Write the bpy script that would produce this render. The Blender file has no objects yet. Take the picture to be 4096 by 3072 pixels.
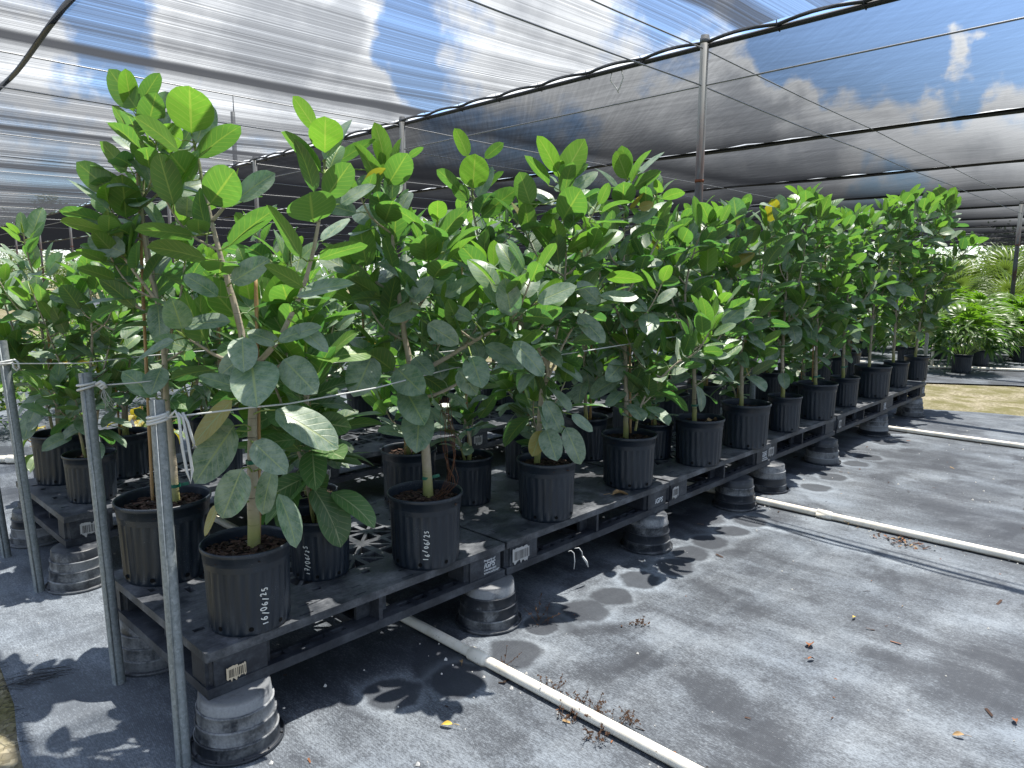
"""Potted fig trees on pallets under a shade roof, built object by object."""
import bpy, bmesh, math, random
import numpy as np
from mathutils import Vector, Matrix
from mathutils.geometry import tessellate_polygon
R=math.radians
SC=bpy.context.scene; COL=SC.collection
H=.3185                                  # height of the pallet decks
SUN=Vector((.33,.03,1.0)).normalized()   # towards the sun
CAM=Vector((-0.80,-1.964,1.388))

# ---------------------------------------------------------------- helpers
class MB:
    def __init__(s): s.v=[];s.f=[];s.m=[];s.lf=[];s.tn=[];s.attr=False
    def add(s,vs,fs,mat=0,lf=None,tn=None):
        o=len(s.v); s.v+=[tuple(v) for v in vs]; s.f+=[tuple(i+o for i in f) for f in fs]; s.m+=[mat]*len(fs)
        n=len(vs)
        s.lf+= lf if lf is not None else [(-1.,0.,0.)]*n
        s.tn+= [tn]*n if tn is not None else [(0.,0.,0.,1.)]*n
        if lf is not None: s.attr=True
    def build(s,name,mats,parent=None,smooth=True,loc=None):
        me=bpy.data.meshes.new(name); me.from_pydata(s.v,[],s.f)
        if not isinstance(mats,(list,tuple)): mats=[mats]
        for m in mats: me.materials.append(m)
        if len(mats)>1: me.polygons.foreach_set('material_index',s.m)
        if smooth: me.polygons.foreach_set('use_smooth',[True]*len(s.f))
        if s.attr:
            a=me.attributes.new('lf','FLOAT_VECTOR','POINT'); a.data.foreach_set('vector',np.array(s.lf,dtype=np.float32).ravel())
            a=me.attributes.new('tone','FLOAT_COLOR','POINT'); a.data.foreach_set('color',np.array(s.tn,dtype=np.float32).ravel())
        me.update()
        return link(name,me,parent,loc)
    def tube(s,pts,r,n=8,mat=0,caps=True,lf=None,tn=None):
        pts=[Vector(p) for p in pts]
        rs=r if isinstance(r,(list,tuple)) else [r]*len(pts)
        vs=[];fs=[];T0=None;A=None
        for i,p in enumerate(pts):
            t=(pts[min(i+1,len(pts)-1)]-pts[max(i-1,0)])
            if t.length<1e-9: t=Vector((0,0,1))
            t.normalize()
            if A is None:
                A=t.cross(Vector((0,0,1)) if abs(t.z)<.9 else Vector((1,0,0))).normalized()
            else:
                A=(A-t*A.dot(t)); A=A.normalized() if A.length>1e-6 else t.orthogonal().normalized()
            B=t.cross(A)
            for k in range(n):
                a=2*math.pi*k/n; vs.append(p+(A*math.cos(a)+B*math.sin(a))*rs[i])
        for i in range(len(pts)-1):
            for k in range(n):
                k2=(k+1)%n; fs.append((i*n+k,i*n+k2,(i+1)*n+k2,(i+1)*n+k))
        if caps: fs.append(tuple(range(n-1,-1,-1))); fs.append(tuple(range((len(pts)-1)*n,len(pts)*n)))
        s.add(vs,fs,mat,[lf]*len(vs) if lf else None,tn)
    def box(s,x0,x1,y0,y1,z0,z1,mat=0):
        s.add([(x0,y0,z0),(x1,y0,z0),(x1,y1,z0),(x0,y1,z0),(x0,y0,z1),(x1,y0,z1),(x1,y1,z1),(x0,y1,z1)],
              [(3,2,1,0),(4,5,6,7),(0,1,5,4),(1,2,6,5),(2,3,7,6),(3,0,4,7)],mat)
    def lathe(s,prof,n=48,mat=0,mod=None,cx=0,cy=0):
        vs=[];fs=[]
        for (r,z) in prof:
            for k in range(n):
                a=2*math.pi*k/n; rr=r*(mod(a,z) if mod else 1); vs.append((cx+rr*math.cos(a),cy+rr*math.sin(a),z))
        for i in range(len(prof)-1):
            for k in range(n):
                k2=(k+1)%n; fs.append((i*n+k,i*n+k2,(i+1)*n+k2,(i+1)*n+k))
        s.add(vs,fs,mat)
    def poly_plate(s,outer,holes,z0,z1,mat=0):
        loops=[outer]+holes
        flat=[p for l in loops for p in l]
        tri=tessellate_polygon([[Vector((p[0],p[1],0)) for p in l] for l in loops])
        n=len(flat); vs=[(p[0],p[1],z1) for p in flat]+[(p[0],p[1],z0) for p in flat]
        fs=[]
        for t in tri:
            a,b,c=[flat[i] for i in t]
            ar=(b[0]-a[0])*(c[1]-a[1])-(b[1]-a[1])*(c[0]-a[0])
            if abs(ar)<1e-12: continue
            t=t if ar>0 else (t[0],t[2],t[1])
            fs.append(tuple(t)); fs.append((t[2]+n,t[1]+n,t[0]+n))
        o=0
        for li,l in enumerate(loops):
            m=len(l)
            ar=sum(l[i][0]*l[(i+1)%m][1]-l[(i+1)%m][0]*l[i][1] for i in range(m))
            for i in range(m):
                a,b=o+i,o+(i+1)%m
                q=(a,a+n,b+n,b)
                if (ar<0)!=(li>0): q=q[::-1]
                fs.append(q[::1] if li==0 else q)
            o+=m
        s.add(vs,fs,mat)
def link(name,data,parent=None,loc=None):
    o=bpy.data.objects.new(name,data); COL.objects.link(o)
    if parent: o.parent=parent
    if loc is not None: o.location=loc
    return o
def tag(o,label=None,cat=None,group=None,kind=None):
    if label: o['label']=label
    if cat: o['category']=cat
    if group: o['group']=group
    if kind: o['kind']=kind
    return o
def empty(name,loc,label,cat,group=None,rz=0):
    o=link(name,None,None,loc); o.rotation_euler=(0,0,rz); o.empty_display_size=.1
    return tag(o,label,cat,group)
def dup(root,loc,rz=0,label=None,scale=None):
    r=root.copy(); COL.objects.link(r); r.location=loc; r.rotation_euler=(0,0,rz)
    if label: r['label']=label
    if scale: r.scale=scale
    for ch in list(root.children):
        c=ch.copy(); COL.objects.link(c); c.parent=r
        for g in list(ch.children):
            d=g.copy(); COL.objects.link(d); d.parent=c
    return r
def catenary(a,b,sag,n=12):
    a,b=Vector(a),Vector(b)
    return [a.lerp(b,i/n)+Vector((0,0,-sag*4*(i/n)*(1-i/n))) for i in range(n+1)]
ORD=['first','second','third','fourth','fifth','sixth','seventh','eighth','ninth','tenth','eleventh','twelfth','thirteenth','fourteenth']

# ---------------------------------------------------------------- node helpers
class NT:
    def __init__(s,name,disp=None):
        s.mat=bpy.data.materials.new(name); s.mat.use_nodes=True; s.t=s.mat.node_tree; s.t.nodes.clear()
        s.out=s.n('ShaderNodeOutputMaterial')
    def n(s,ty,**k):
        d=s.t.nodes.new(ty)
        for a,b in k.items(): setattr(d,a,b)
        return d
    def set(s,sock,v):
        if hasattr(v,'bl_idname') or isinstance(v,bpy.types.NodeSocket): s.t.links.new(v,sock)
        else:
            if isinstance(v,(int,float)) and sock.type in('RGBA',): v=(v,v,v,1)
            if isinstance(v,(tuple,list)) and sock.type=='RGBA' and len(v)==3: v=(*v,1)
            sock.default_value=v
    def m(s,op,a,b=0.,c=None,clamp=False):
        d=s.n('ShaderNodeMath',operation=op,use_clamp=clamp); s.set(d.inputs[0],a); s.set(d.inputs[1],b)
        if c is not None: s.set(d.inputs[2],c)
        return d.outputs[0]
    def vm(s,op,a,b=(0,0,0),out=0):
        d=s.n('ShaderNodeVectorMath',operation=op); s.set(d.inputs[0],a)
        if op=='SCALE': s.set(d.inputs[3],b)
        else: s.set(d.inputs[1],b)
        return d.outputs[out]
    def mix(s,f,a,b,blend='MIX'):
        d=s.n('ShaderNodeMix',data_type='RGBA',blend_type=blend); s.set(d.inputs[0],f); s.set(d.inputs[6],a); s.set(d.inputs[7],b); return d.outputs[2]
    def mr(s,v,a,b,c=0.,d_=1.,smooth=True):
        d=s.n('ShaderNodeMapRange',interpolation_type='SMOOTHSTEP' if smooth else 'LINEAR',clamp=True)
        for i,x in enumerate((v,a,b,c,d_)): s.set(d.inputs[i],x)
        return d.outputs[0]
    def pos(s): return s.n('ShaderNodeNewGeometry').outputs['Position']
    def obj(s): return s.n('ShaderNodeTexCoord').outputs['Object']
    def noise(s,vec,scale,detail=4,rough=.55,dist=0.,out=0):
        d=s.n('ShaderNodeTexNoise'); s.set(d.inputs['Vector'],vec); s.set(d.inputs['Scale'],scale); s.set(d.inputs['Detail'],detail); s.set(d.inputs['Roughness'],rough); s.set(d.inputs['Distortion'],dist); return d.outputs[out]
    def voro(s,vec,scale,feature='F1',out='Distance'):
        d=s.n('ShaderNodeTexVoronoi',feature=feature); s.set(d.inputs['Vector'],vec); s.set(d.inputs['Scale'],scale); return d.outputs[out]
    def sep(s,v):
        d=s.n('ShaderNodeSeparateXYZ'); s.set(d.inputs[0],v); return d.outputs
    def comb(s,x,y,z):
        d=s.n('ShaderNodeCombineXYZ'); s.set(d.inputs[0],x); s.set(d.inputs[1],y); s.set(d.inputs[2],z); return d.outputs[0]
    def bump(s,h,strength=.3,dist=.01):
        d=s.n('ShaderNodeBump'); s.set(d.inputs['Height'],h); d.inputs['Strength'].default_value=strength; d.inputs['Distance'].default_value=dist; return d.outputs[0]
    def bsdf(s,col,rough=.6,spec=.4,metal=0.,normal=None,coat=None):
        d=s.n('ShaderNodeBsdfPrincipled'); s.set(d.inputs['Base Color'],col); s.set(d.inputs['Roughness'],rough); s.set(d.inputs['Metallic'],metal); s.set(d.inputs['Specular IOR Level'],spec)
        if normal is not None: s.set(d.inputs['Normal'],normal)
        return d.outputs[0]
    def done(s,sh): s.t.links.new(sh,s.out.inputs[0]); return s.mat
    def rnd(s): return s.n('ShaderNodeObjectInfo').outputs['Random']

# ---------------------------------------------------------------- materials
def mat_simple(name,col,rough=.6,spec=.4,metal=0.,var=.25,scale=20,bumpk=.15):
    t=NT(name); p=t.obj(); n=t.noise(p,scale,5)
    c=t.mix(n,tuple(x*(1-var) for x in col),tuple(min(1,x*(1+var)) for x in col))
    return t.done(t.bsdf(c,rough,spec,metal,t.bump(n,bumpk,.003)))
def mat_leaf(name,dark=(.036,.088,.058),young=(.060,.155,.024),dust=(.50,.57,.45),under=(.095,.145,.06),trans=(.090,.27,.060),transy=(.205,.45,.040),dustk=.72):
    t=NT(name)
    a=t.n('ShaderNodeAttribute',attribute_name='lf').outputs['Vector']; x=t.sep(a); u,v,_=x[0],x[1],x[2]
    tone=t.n('ShaderNodeAttribute',attribute_name='tone').outputs['Color']; tc=t.n('ShaderNodeSeparateColor'); t.set(tc.inputs[0],tone); yo,ye,rn=tc.outputs
    av=t.m('ABSOLUTE',v)
    pet=t.m('LESS_THAN',u,-.001)
    mid=t.mr(av,.03,.075,1,0)
    q=t.m('SUBTRACT',t.m('MULTIPLY',u,8.2),t.m('MULTIPLY',t.m('POWER',av,.8),2.1))
    fr=t.m('ABSOLUTE',t.m('SUBTRACT',t.m('FRACT',q),.5))
    lat=t.m('MULTIPLY',t.mr(fr,.03,.10,1,0),t.mr(av,.7,.97,.85,.15))
    vein=t.m('MAXIMUM',t.m('MAXIMUM',mid,t.m('MULTIPLY',lat,.62)),pet,clamp=True)
    wp=t.vm('ADD',t.obj(),t.comb(rn,t.m('MULTIPLY',rn,7.),0.))
    n1=t.noise(wp,28,5,.65); n2=t.noise(wp,160,3,.6)
    up=t.mix(yo,t.mix(rn,dark,tuple(c*1.7 for c in dark)),young)
    up=t.mix(t.m('MULTIPLY',t.mr(t.m('ADD',n1,t.m('MULTIPLY',n2,.35)),.34,.90),t.m('MULTIPLY',t.m('SUBTRACT',1.,yo),dustk)),up,dust)
    up=t.mix(ye,up,(.42,.30,.02))
    spot=t.m('MULTIPLY',t.mr(t.noise(wp,60,3),.62,.70),t.m('MULTIPLY',t.mr(rn,.92,.97),.7))
    up=t.mix(spot,up,(.22,.20,.035))
    up=t.mix(vein,up,t.mix(yo,(.33,.39,.22),(.30,.40,.07)))
    un=t.mix(yo,under,(.11,.20,.02)); un=t.mix(ye,un,(.40,.30,.03))
    un=t.mix(vein,un,(.23,.29,.085))
    bf=t.n('ShaderNodeNewGeometry').outputs['Backfacing']
    col=t.mix(bf,up,un)
    tr=t.mix(yo,trans,transy); tr=t.mix(ye,tr,(.62,.40,.01)); tr=t.mix(t.m('MULTIPLY',vein,.75),tr,(.34,.50,.06))
    tr=t.mix(t.m('MULTIPLY',n1,.35),tr,(.05,.16,.004))
    hgt=t.m('SUBTRACT',t.m('MULTIPLY',n1,.25),t.m('MULTIPLY',vein,.5))
    bp=t.bump(hgt,.35,.004)
    b=t.bsdf(col,.37,.5,0,bp)
    tb=t.n('ShaderNodeBsdfTranslucent'); t.set(tb.inputs[0],tr)
    mx=t.n('ShaderNodeMixShader'); mx.inputs[0].default_value=.40; t.t.links.new(b,mx.inputs[1]); t.t.links.new(tb.outputs[0],mx.inputs[2])
    return t.done(mx.outputs[0])
def mat_pot():
    t=NT('black_pot_plastic'); p=t.obj(); w=t.vm('ADD',p,t.vm('SCALE',t.comb(t.rnd(),t.rnd(),t.rnd()),9.))
    s=t.sep(p); st=t.noise(t.vm('MULTIPLY',w,(30,30,4)),1.,4,.6); sp=t.noise(w,420,2,.5); big=t.noise(w,9,3)
    c=t.mix(big,(.006,.0105,.018),(.014,.022,.034))
    speck=t.m('MULTIPLY',t.mr(sp,.64,.74),t.mr(big,.45,.7))
    c=t.mix(t.m('MULTIPLY',speck,.7),c,(.30,.32,.33))
    c=t.mix(t.m('MULTIPLY',t.mr(st,.55,.8),.16),c,(.20,.21,.21))
    return t.done(t.bsdf(c,t.mr(st,.3,.7,.36,.55),.45,0,t.bump(sp,.08,.001)))
def mat_worn(name,base=(.011,.014,.021),worn=(.15,.165,.185),amt=.35,scr=(1,1,1)):
    t=NT(name); p=t.pos(); n=t.noise(p,7,6,.65); s=t.noise(t.vm('MULTIPLY',p,(18,150,60)),1.,4,.7); s2=t.noise(t.vm('MULTIPLY',p,(170,20,40)),1.,3,.7); g=t.noise(p,90,4,.7)
    f=t.m('MULTIPLY',t.mr(t.m('ADD',t.m('MULTIPLY',n,.8),t.m('ADD',t.m('MULTIPLY',s,.25),t.m('MULTIPLY',g,.2))),.48,.95),amt)
    c=t.mix(f,base,worn)
    c=t.mix(t.m('MULTIPLY',t.mr(t.m('MAXIMUM',s,s2),.66,.78),.35),c,worn)
    return t.done(t.bsdf(c,t.mr(n,.3,.7,.48,.7),.35,0,t.bump(t.m('ADD',s,g),.22,.002)))
def mat_riser(off=.45,name='limed_black_plastic'):
    t=NT(name); p=t.obj(); w=t.vm('ADD',p,t.vm('SCALE',t.comb(t.rnd(),t.rnd(),t.rnd()),5.)); z=t.sep(p)[2]
    n=t.noise(w,9,6,.68,.4); r=t.noise(t.vm('MULTIPLY',w,(22,22,3)),1.,4,.6); g=t.noise(w,140,3,.6)
    f=t.m('ADD',t.m('MULTIPLY',n,.9),t.m('ADD',t.m('MULTIPLY',r,.35),t.m('MULTIPLY',g,.15)))
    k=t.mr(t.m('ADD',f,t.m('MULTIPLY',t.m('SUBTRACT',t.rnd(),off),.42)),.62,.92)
    k=t.m('MULTIPLY',k,t.m('MULTIPLY',t.mr(z,.0,.05,.45,1.),t.mr(z,.163,.175,1.,.45)))  # lime thins near the base; caps darkened to offset the sun on them
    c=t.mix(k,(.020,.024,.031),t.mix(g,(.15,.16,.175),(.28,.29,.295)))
    return t.done(t.bsdf(c,t.mr(k,0,1,.42,.85),.4,0,t.bump(f,.25,.003)))
def mat_ground():
    t=NT('weed_fabric'); p=t.pos(); s=t.sep(p); X,Y=s[0],s[1]
    big=t.noise(p,.9,5,.62,.3); mid=t.noise(t.vm('MULTIPLY',p,(5.5,2.2,1)),1.,5,.65,.3)
    strk=t.noise(t.vm('MULTIPLY',p,(46,4.5,1)),1.,5,.7); strk2=t.noise(t.vm('MULTIPLY',p,(150,22,1)),1.,3,.7)
    wv=t.m('MULTIPLY',t.m('SINE',t.m('MULTIPLY',Y,2*math.pi/.0105)),t.m('SINE',t.m('MULTIPLY',X,2*math.pi/.0065)))
    gr=t.noise(p,230,3,.75); g2=t.noise(t.vm('MULTIPLY',p,(1,1.6,1)),75,4,.7)
    low=t.m('ADD',t.m('MULTIPLY',big,.75),t.m('ADD',t.m('MULTIPLY',mid,.62),t.m('MULTIPLY',strk,.25)))
    damp=t.mr(t.noise(t.vm('MULTIPLY',p,(1.,1.25,1)),1.9,4,.55,.6),.52,.68)
    low=t.m('SUBTRACT',low,t.m('MULTIPLY',damp,.16))
    base=t.mr(low,.62,1.02,.10,.95,False)
    big2=None
    for (cx,cy,r,s) in BLOTS:
        d=t.m('ADD',t.vm('DISTANCE',t.comb(X,Y,0.),(cx,cy,0),1),t.m('MULTIPLY',t.m('SUBTRACT',t.noise(p,6,5),.5),.40)); a=t.m('MULTIPLY',t.mr(d,r*.5,r*1.2,1,0),s); h=t.m('MULTIPLY',t.mr(d,r*1.05,r*1.5,1,0),s*.35)
        base=t.m('ADD',base,h); base=t.m('MULTIPLY',base,t.m('SUBTRACT',1.,a))
    dash=t.noise(t.vm('MULTIPLY',p,(210,52,1)),1.,2,.6); gran=t.noise(p,150,2,.6)
    fine=t.m('ADD',t.m('MULTIPLY',dash,.5),t.m('ADD',t.m('MULTIPLY',gran,.3),t.m('MULTIPLY',g2,.2)))
    th=t.m('SUBTRACT',.715,t.m('MULTIPLY',base,.33))
    k=t.mr(t.m('SUBTRACT',fine,th),-.15,.17)
    k=t.m('ADD',t.m('MULTIPLY',k,.66),t.m('MULTIPLY',base,.26))
    k=t.m('ADD',k,t.m('MULTIPLY',wv,.05),clamp=True)
    # rings where pots have stood: dark discs with a pale bloom round them
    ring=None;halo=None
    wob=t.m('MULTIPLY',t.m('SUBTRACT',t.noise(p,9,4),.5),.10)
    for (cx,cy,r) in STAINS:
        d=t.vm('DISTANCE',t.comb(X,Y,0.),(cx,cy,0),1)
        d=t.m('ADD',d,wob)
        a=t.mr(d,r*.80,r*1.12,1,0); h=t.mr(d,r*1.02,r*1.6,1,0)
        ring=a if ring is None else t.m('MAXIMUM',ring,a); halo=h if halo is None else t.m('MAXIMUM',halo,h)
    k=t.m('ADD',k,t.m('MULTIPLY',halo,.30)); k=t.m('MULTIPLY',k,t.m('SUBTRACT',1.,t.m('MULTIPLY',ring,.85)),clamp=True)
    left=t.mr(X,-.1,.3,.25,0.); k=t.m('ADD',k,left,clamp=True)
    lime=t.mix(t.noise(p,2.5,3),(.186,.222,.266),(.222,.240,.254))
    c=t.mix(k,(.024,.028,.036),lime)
    spk=t.mr(t.voro(p,52),.05,.09,1,0); c=t.mix(t.m('MULTIPLY',spk,t.m('MULTIPLY',t.mr(t.noise(p,6,2),.5,.7),.3)),c,(.50,.50,.47))
    return t.done(t.bsdf(c,t.mr(k,0,1,.62,.9),.25,0,t.bump(t.m('ADD',wv,t.m('MULTIPLY',gr,1.5)),.25,.0015)))
def mat_gravel():
    t=NT('mossy_gravel'); p=t.pos(); a=t.noise(p,3.2,5,.6); g=t.noise(p,60,4,.7); v=t.voro(p,48,out='Color'); vs=t.n('ShaderNodeSeparateColor'); t.set(vs.inputs[0],v)
    st=t.mix(vs.outputs[0],(.15,.13,.085),(.33,.295,.21)); ms=t.mix(g,(.085,.082,.030),(.165,.15,.065))
    c=t.mix(t.mr(t.m('ADD',a,t.m('MULTIPLY',g,.3)),.50,.80),st,ms)
    return t.done(t.bsdf(c,.95,.2,0,t.bump(t.voro(p,48),.8,.012)))
def mat_soil():
    t=NT('bark_soil'); p=t.obj(); n=t.noise(p,90,5,.7); v=t.voro(t.vm('MULTIPLY',p,(1,1,.4)),95,out='Color'); vs=t.n('ShaderNodeSeparateColor'); t.set(vs.inputs[0],v)
    c=t.mix(t.mr(vs.outputs[0],.4,1.),(.008,.006,.005),(.04,.024,.016)); c=t.mix(t.mr(vs.outputs[1],.95,.99),c,(.35,.33,.3))
    return t.done(t.bsdf(c,.95,.2,0,t.bump(n,1.,.01)))
def mat_bark_chip():
    t=NT('bark_chip'); r=t.n('ShaderNodeNewGeometry').outputs['Random Per Island']; n=t.noise(t.obj(),150,3)
    c=t.mix(r,(.010,.008,.007),(.095,.055,.040)); c=t.mix(t.m('MULTIPLY',n,.5),c,(.03,.02,.015))
    return t.done(t.bsdf(c,.9,.2))
def mat_trunk():
    t=NT('fig_bark'); p=t.pos(); z=t.sep(t.obj())[2]; n=t.noise(p,35,5,.65); rg=t.noise(t.vm('MULTIPLY',p,(8,8,130)),1.,4,.6)
    c=t.mix(n,(.25,.21,.155),(.44,.385,.30)); c=t.mix(t.mr(rg,.58,.72),c,(.10,.085,.065))
    c=t.mix(t.m('MULTIPLY',t.mr(z,.25,.37,1,0),t.mr(n,.2,.5,.6,1)),c,(.26,.26,.085))
    c=t.mix(t.mr(z,1.15,1.5),c,(.17,.21,.07))
    return t.done(t.bsdf(c,.8,.25,0,t.bump(t.m('ADD',rg,n),.5,.004)))
def mat_bamboo():
    t=NT('bamboo_cane'); p=t.pos(); n=t.noise(t.vm('MULTIPLY',p,(40,40,5)),1.,4); c=t.mix(n,(.20,.105,.035),(.42,.27,.12))
    return t.done(t.bsdf(c,.5,.4))
def mat_galv():
    t=NT('galvanised_steel'); p=t.obj(); v=t.voro(p,130,out='Color'); vs=t.n('ShaderNodeSeparateColor'); t.set(vs.inputs[0],v); n=t.noise(p,30,5,.7); s=t.noise(t.vm('MULTIPLY',p,(60,60,3)),1.,4)
    c=t.mix(vs.outputs[0],(.15,.172,.18),(.23,.255,.265)); c=t.mix(t.mr(n,.58,.75),c,(.30,.32,.325)); c=t.mix(t.mr(s,.6,.8),c,(.15,.165,.17))
    return t.done(t.bsdf(c,t.mr(n,.3,.7,.48,.65),.45,.2,t.bump(n,.12,.002)))
def mat_pole():
    t=NT('weathered_steel'); p=t.obj(); z=t.sep(p)[2]; n=t.noise(t.vm('MULTIPLY',p,(9,9,1.6)),1.,5,.65)
    k=t.m('MULTIPLY',t.mr(n,.44,.62),t.mr(z,1.6,2.8,1,.2))
    c=t.mix(k,(.105,.12,.125),(.085,.035,.022)); return t.done(t.bsdf(c,.65,.3,.1))
def mat_pvc():
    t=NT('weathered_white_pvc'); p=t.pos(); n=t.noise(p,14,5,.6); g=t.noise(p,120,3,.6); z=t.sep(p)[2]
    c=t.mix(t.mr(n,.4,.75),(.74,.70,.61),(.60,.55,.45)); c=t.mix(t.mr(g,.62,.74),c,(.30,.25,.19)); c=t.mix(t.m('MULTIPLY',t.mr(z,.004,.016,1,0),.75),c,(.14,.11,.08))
    return t.done(t.bsdf(c,.5,.35))
def mat_cloth(name,tau,ax,ay,col,tcol,streak,k):
    # woven shade cloth: what a ray passes through grows with its slant through the weave, the same for every kind of ray
    t=NT(name); g=t.n('ShaderNodeNewGeometry'); I=t.sep(g.outputs['Incoming']); p=g.outputs['Position']
    nrm=g.outputs['Normal']
    dz=t.m('MAXIMUM',t.m('ABSOLUTE',t.vm('DOT_PRODUCT',g.outputs['Incoming'],nrm,1)),.03)
    q=t.m('ADD',t.m('MULTIPLY',t.m('MULTIPLY',I[0],I[0]),ax),t.m('MULTIPLY',t.m('MULTIPLY',I[1],I[1]),ay))
    s=t.m('DIVIDE',t.m('SQRT',t.m('ADD',q,t.m('MULTIPLY',dz,dz))),dz)
    st=streak(t,p)
    tr=t.m('EXPONENT',t.m('MULTIPLY',t.m('MULTIPLY',s,-tau),st))
    d=t.n('ShaderNodeBsdfDiffuse'); t.set(d.inputs[0],col); d2=t.n('ShaderNodeBsdfTranslucent'); t.set(d2.inputs[0],tcol)
    mm=t.n('ShaderNodeMixShader'); mm.inputs[0].default_value=k; t.t.links.new(d.outputs[0],mm.inputs[1]); t.t.links.new(d2.outputs[0],mm.inputs[2])
    tp=t.n('ShaderNodeBsdfTransparent'); mx=t.n('ShaderNodeMixShader'); t.set(mx.inputs[0],tr); t.t.links.new(mm.outputs[0],mx.inputs[1]); t.t.links.new(tp.outputs[0],mx.inputs[2])
    return t.done(mx.outputs[0])
def streak_near(t,p):
    a=t.noise(t.vm('MULTIPLY',p,(.006,6.,0)),1.,5,.72); b=t.noise(t.vm('MULTIPLY',p,(.004,40.,0)),1.,3,.75); b=t.m('ADD',.5,t.m('MULTIPLY',t.m('SUBTRACT',b,.5),t.mr(t.noise(t.vm('MULTIPLY',p,(.5,5.,0)),1.,3),.3,.7,.5,1.7))); c=t.noise(t.vm('MULTIPLY',p,(.01,1.1,0)),1.,3,.6)
    f=t.m('ADD',t.m('MULTIPLY',a,.50),t.m('ADD',t.m('MULTIPLY',b,.55),t.m('MULTIPLY',c,.45)))
    yy=t.m('FRACT',t.m('DIVIDE',t.m('SUBTRACT',t.m('ADD',t.sep(p)[1],t.m('MULTIPLY',t.noise(t.vm('MULTIPLY',p,(.4,.0,0)),1.,3),.25)),.85-.12),3.75))
    ov=t.m('MULTIPLY',t.mr(yy,.90,.945),t.mr(yy,.975,1.,1,0))           # neighbouring cloth widths overlap along the wires
    return t.m('ADD',t.mr(f,.60,1.0,.10,4.0,False),t.m('MULTIPLY',ov,t.m('MULTIPLY',b,9.)))
def streak_far(t,p):
    a=t.noise(t.vm('MULTIPLY',p,(9.,.35,0)),1.,5,.7); s=t.sep(p); r=t.comb(t.m('ADD',t.m('MULTIPLY',s[0],1.),t.m('MULTIPLY',s[1],1.)),t.m('SUBTRACT',s[0],s[1]),0.)
    b=t.noise(t.vm('MULTIPLY',r,(.6,26.,0)),1.,4,.7); c=t.noise(t.vm('MULTIPLY',p,(22.,1.2,0)),1.,4,.7); e=t.noise(p,.35,2)
    f=t.m('ADD',t.m('MULTIPLY',a,.35),t.m('ADD',t.m('MULTIPLY',b,.3),t.m('ADD',t.m('MULTIPLY',c,.3),t.m('MULTIPLY',e,.2))))
    return t.mr(f,.38,.80,.72,1.35,False)
EXPOSURE=1.34
CLOUDS=[((.305,.918,.262),.10,-.40),((.325,.921,.225),.06,-.30),((.590,.755,.29),.075,-.40),((.615,.758,.25),.07,-.42),((.64,.73,.225),.04,-.2),((.945,.28,.27),.22,-.42),((.91,.35,.26),.12,-.3),((.99,.1,.24),.2,-.35),
((.23,.95,.20),.13,.30),((.254,.938,.236),.06,.2),((.472,.84,.267),.15,.34),((.403,.872,.30),.12,.3),((.516,.809,.281),.09,.35),((.705,.643,.29),.12,.36),((.545,.805,.205),.06,.35),((.916,.329,.232),.055,.62),((.945,.228,.234),.045,.62),((.955,.215,.200),.06,.42),((.877,.427,.215),.085,.62),((.902,.39,.165),.09,.6),((.942,.290,.150),.12,.5),((.971,.195,.139),.11,.5),((.907,.401,.126),.13,.5),((.85,.50,.14),.18,.45),((.80,.56,.20),.10,.3),((.5,.85,.12),.35,.25)]
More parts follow.
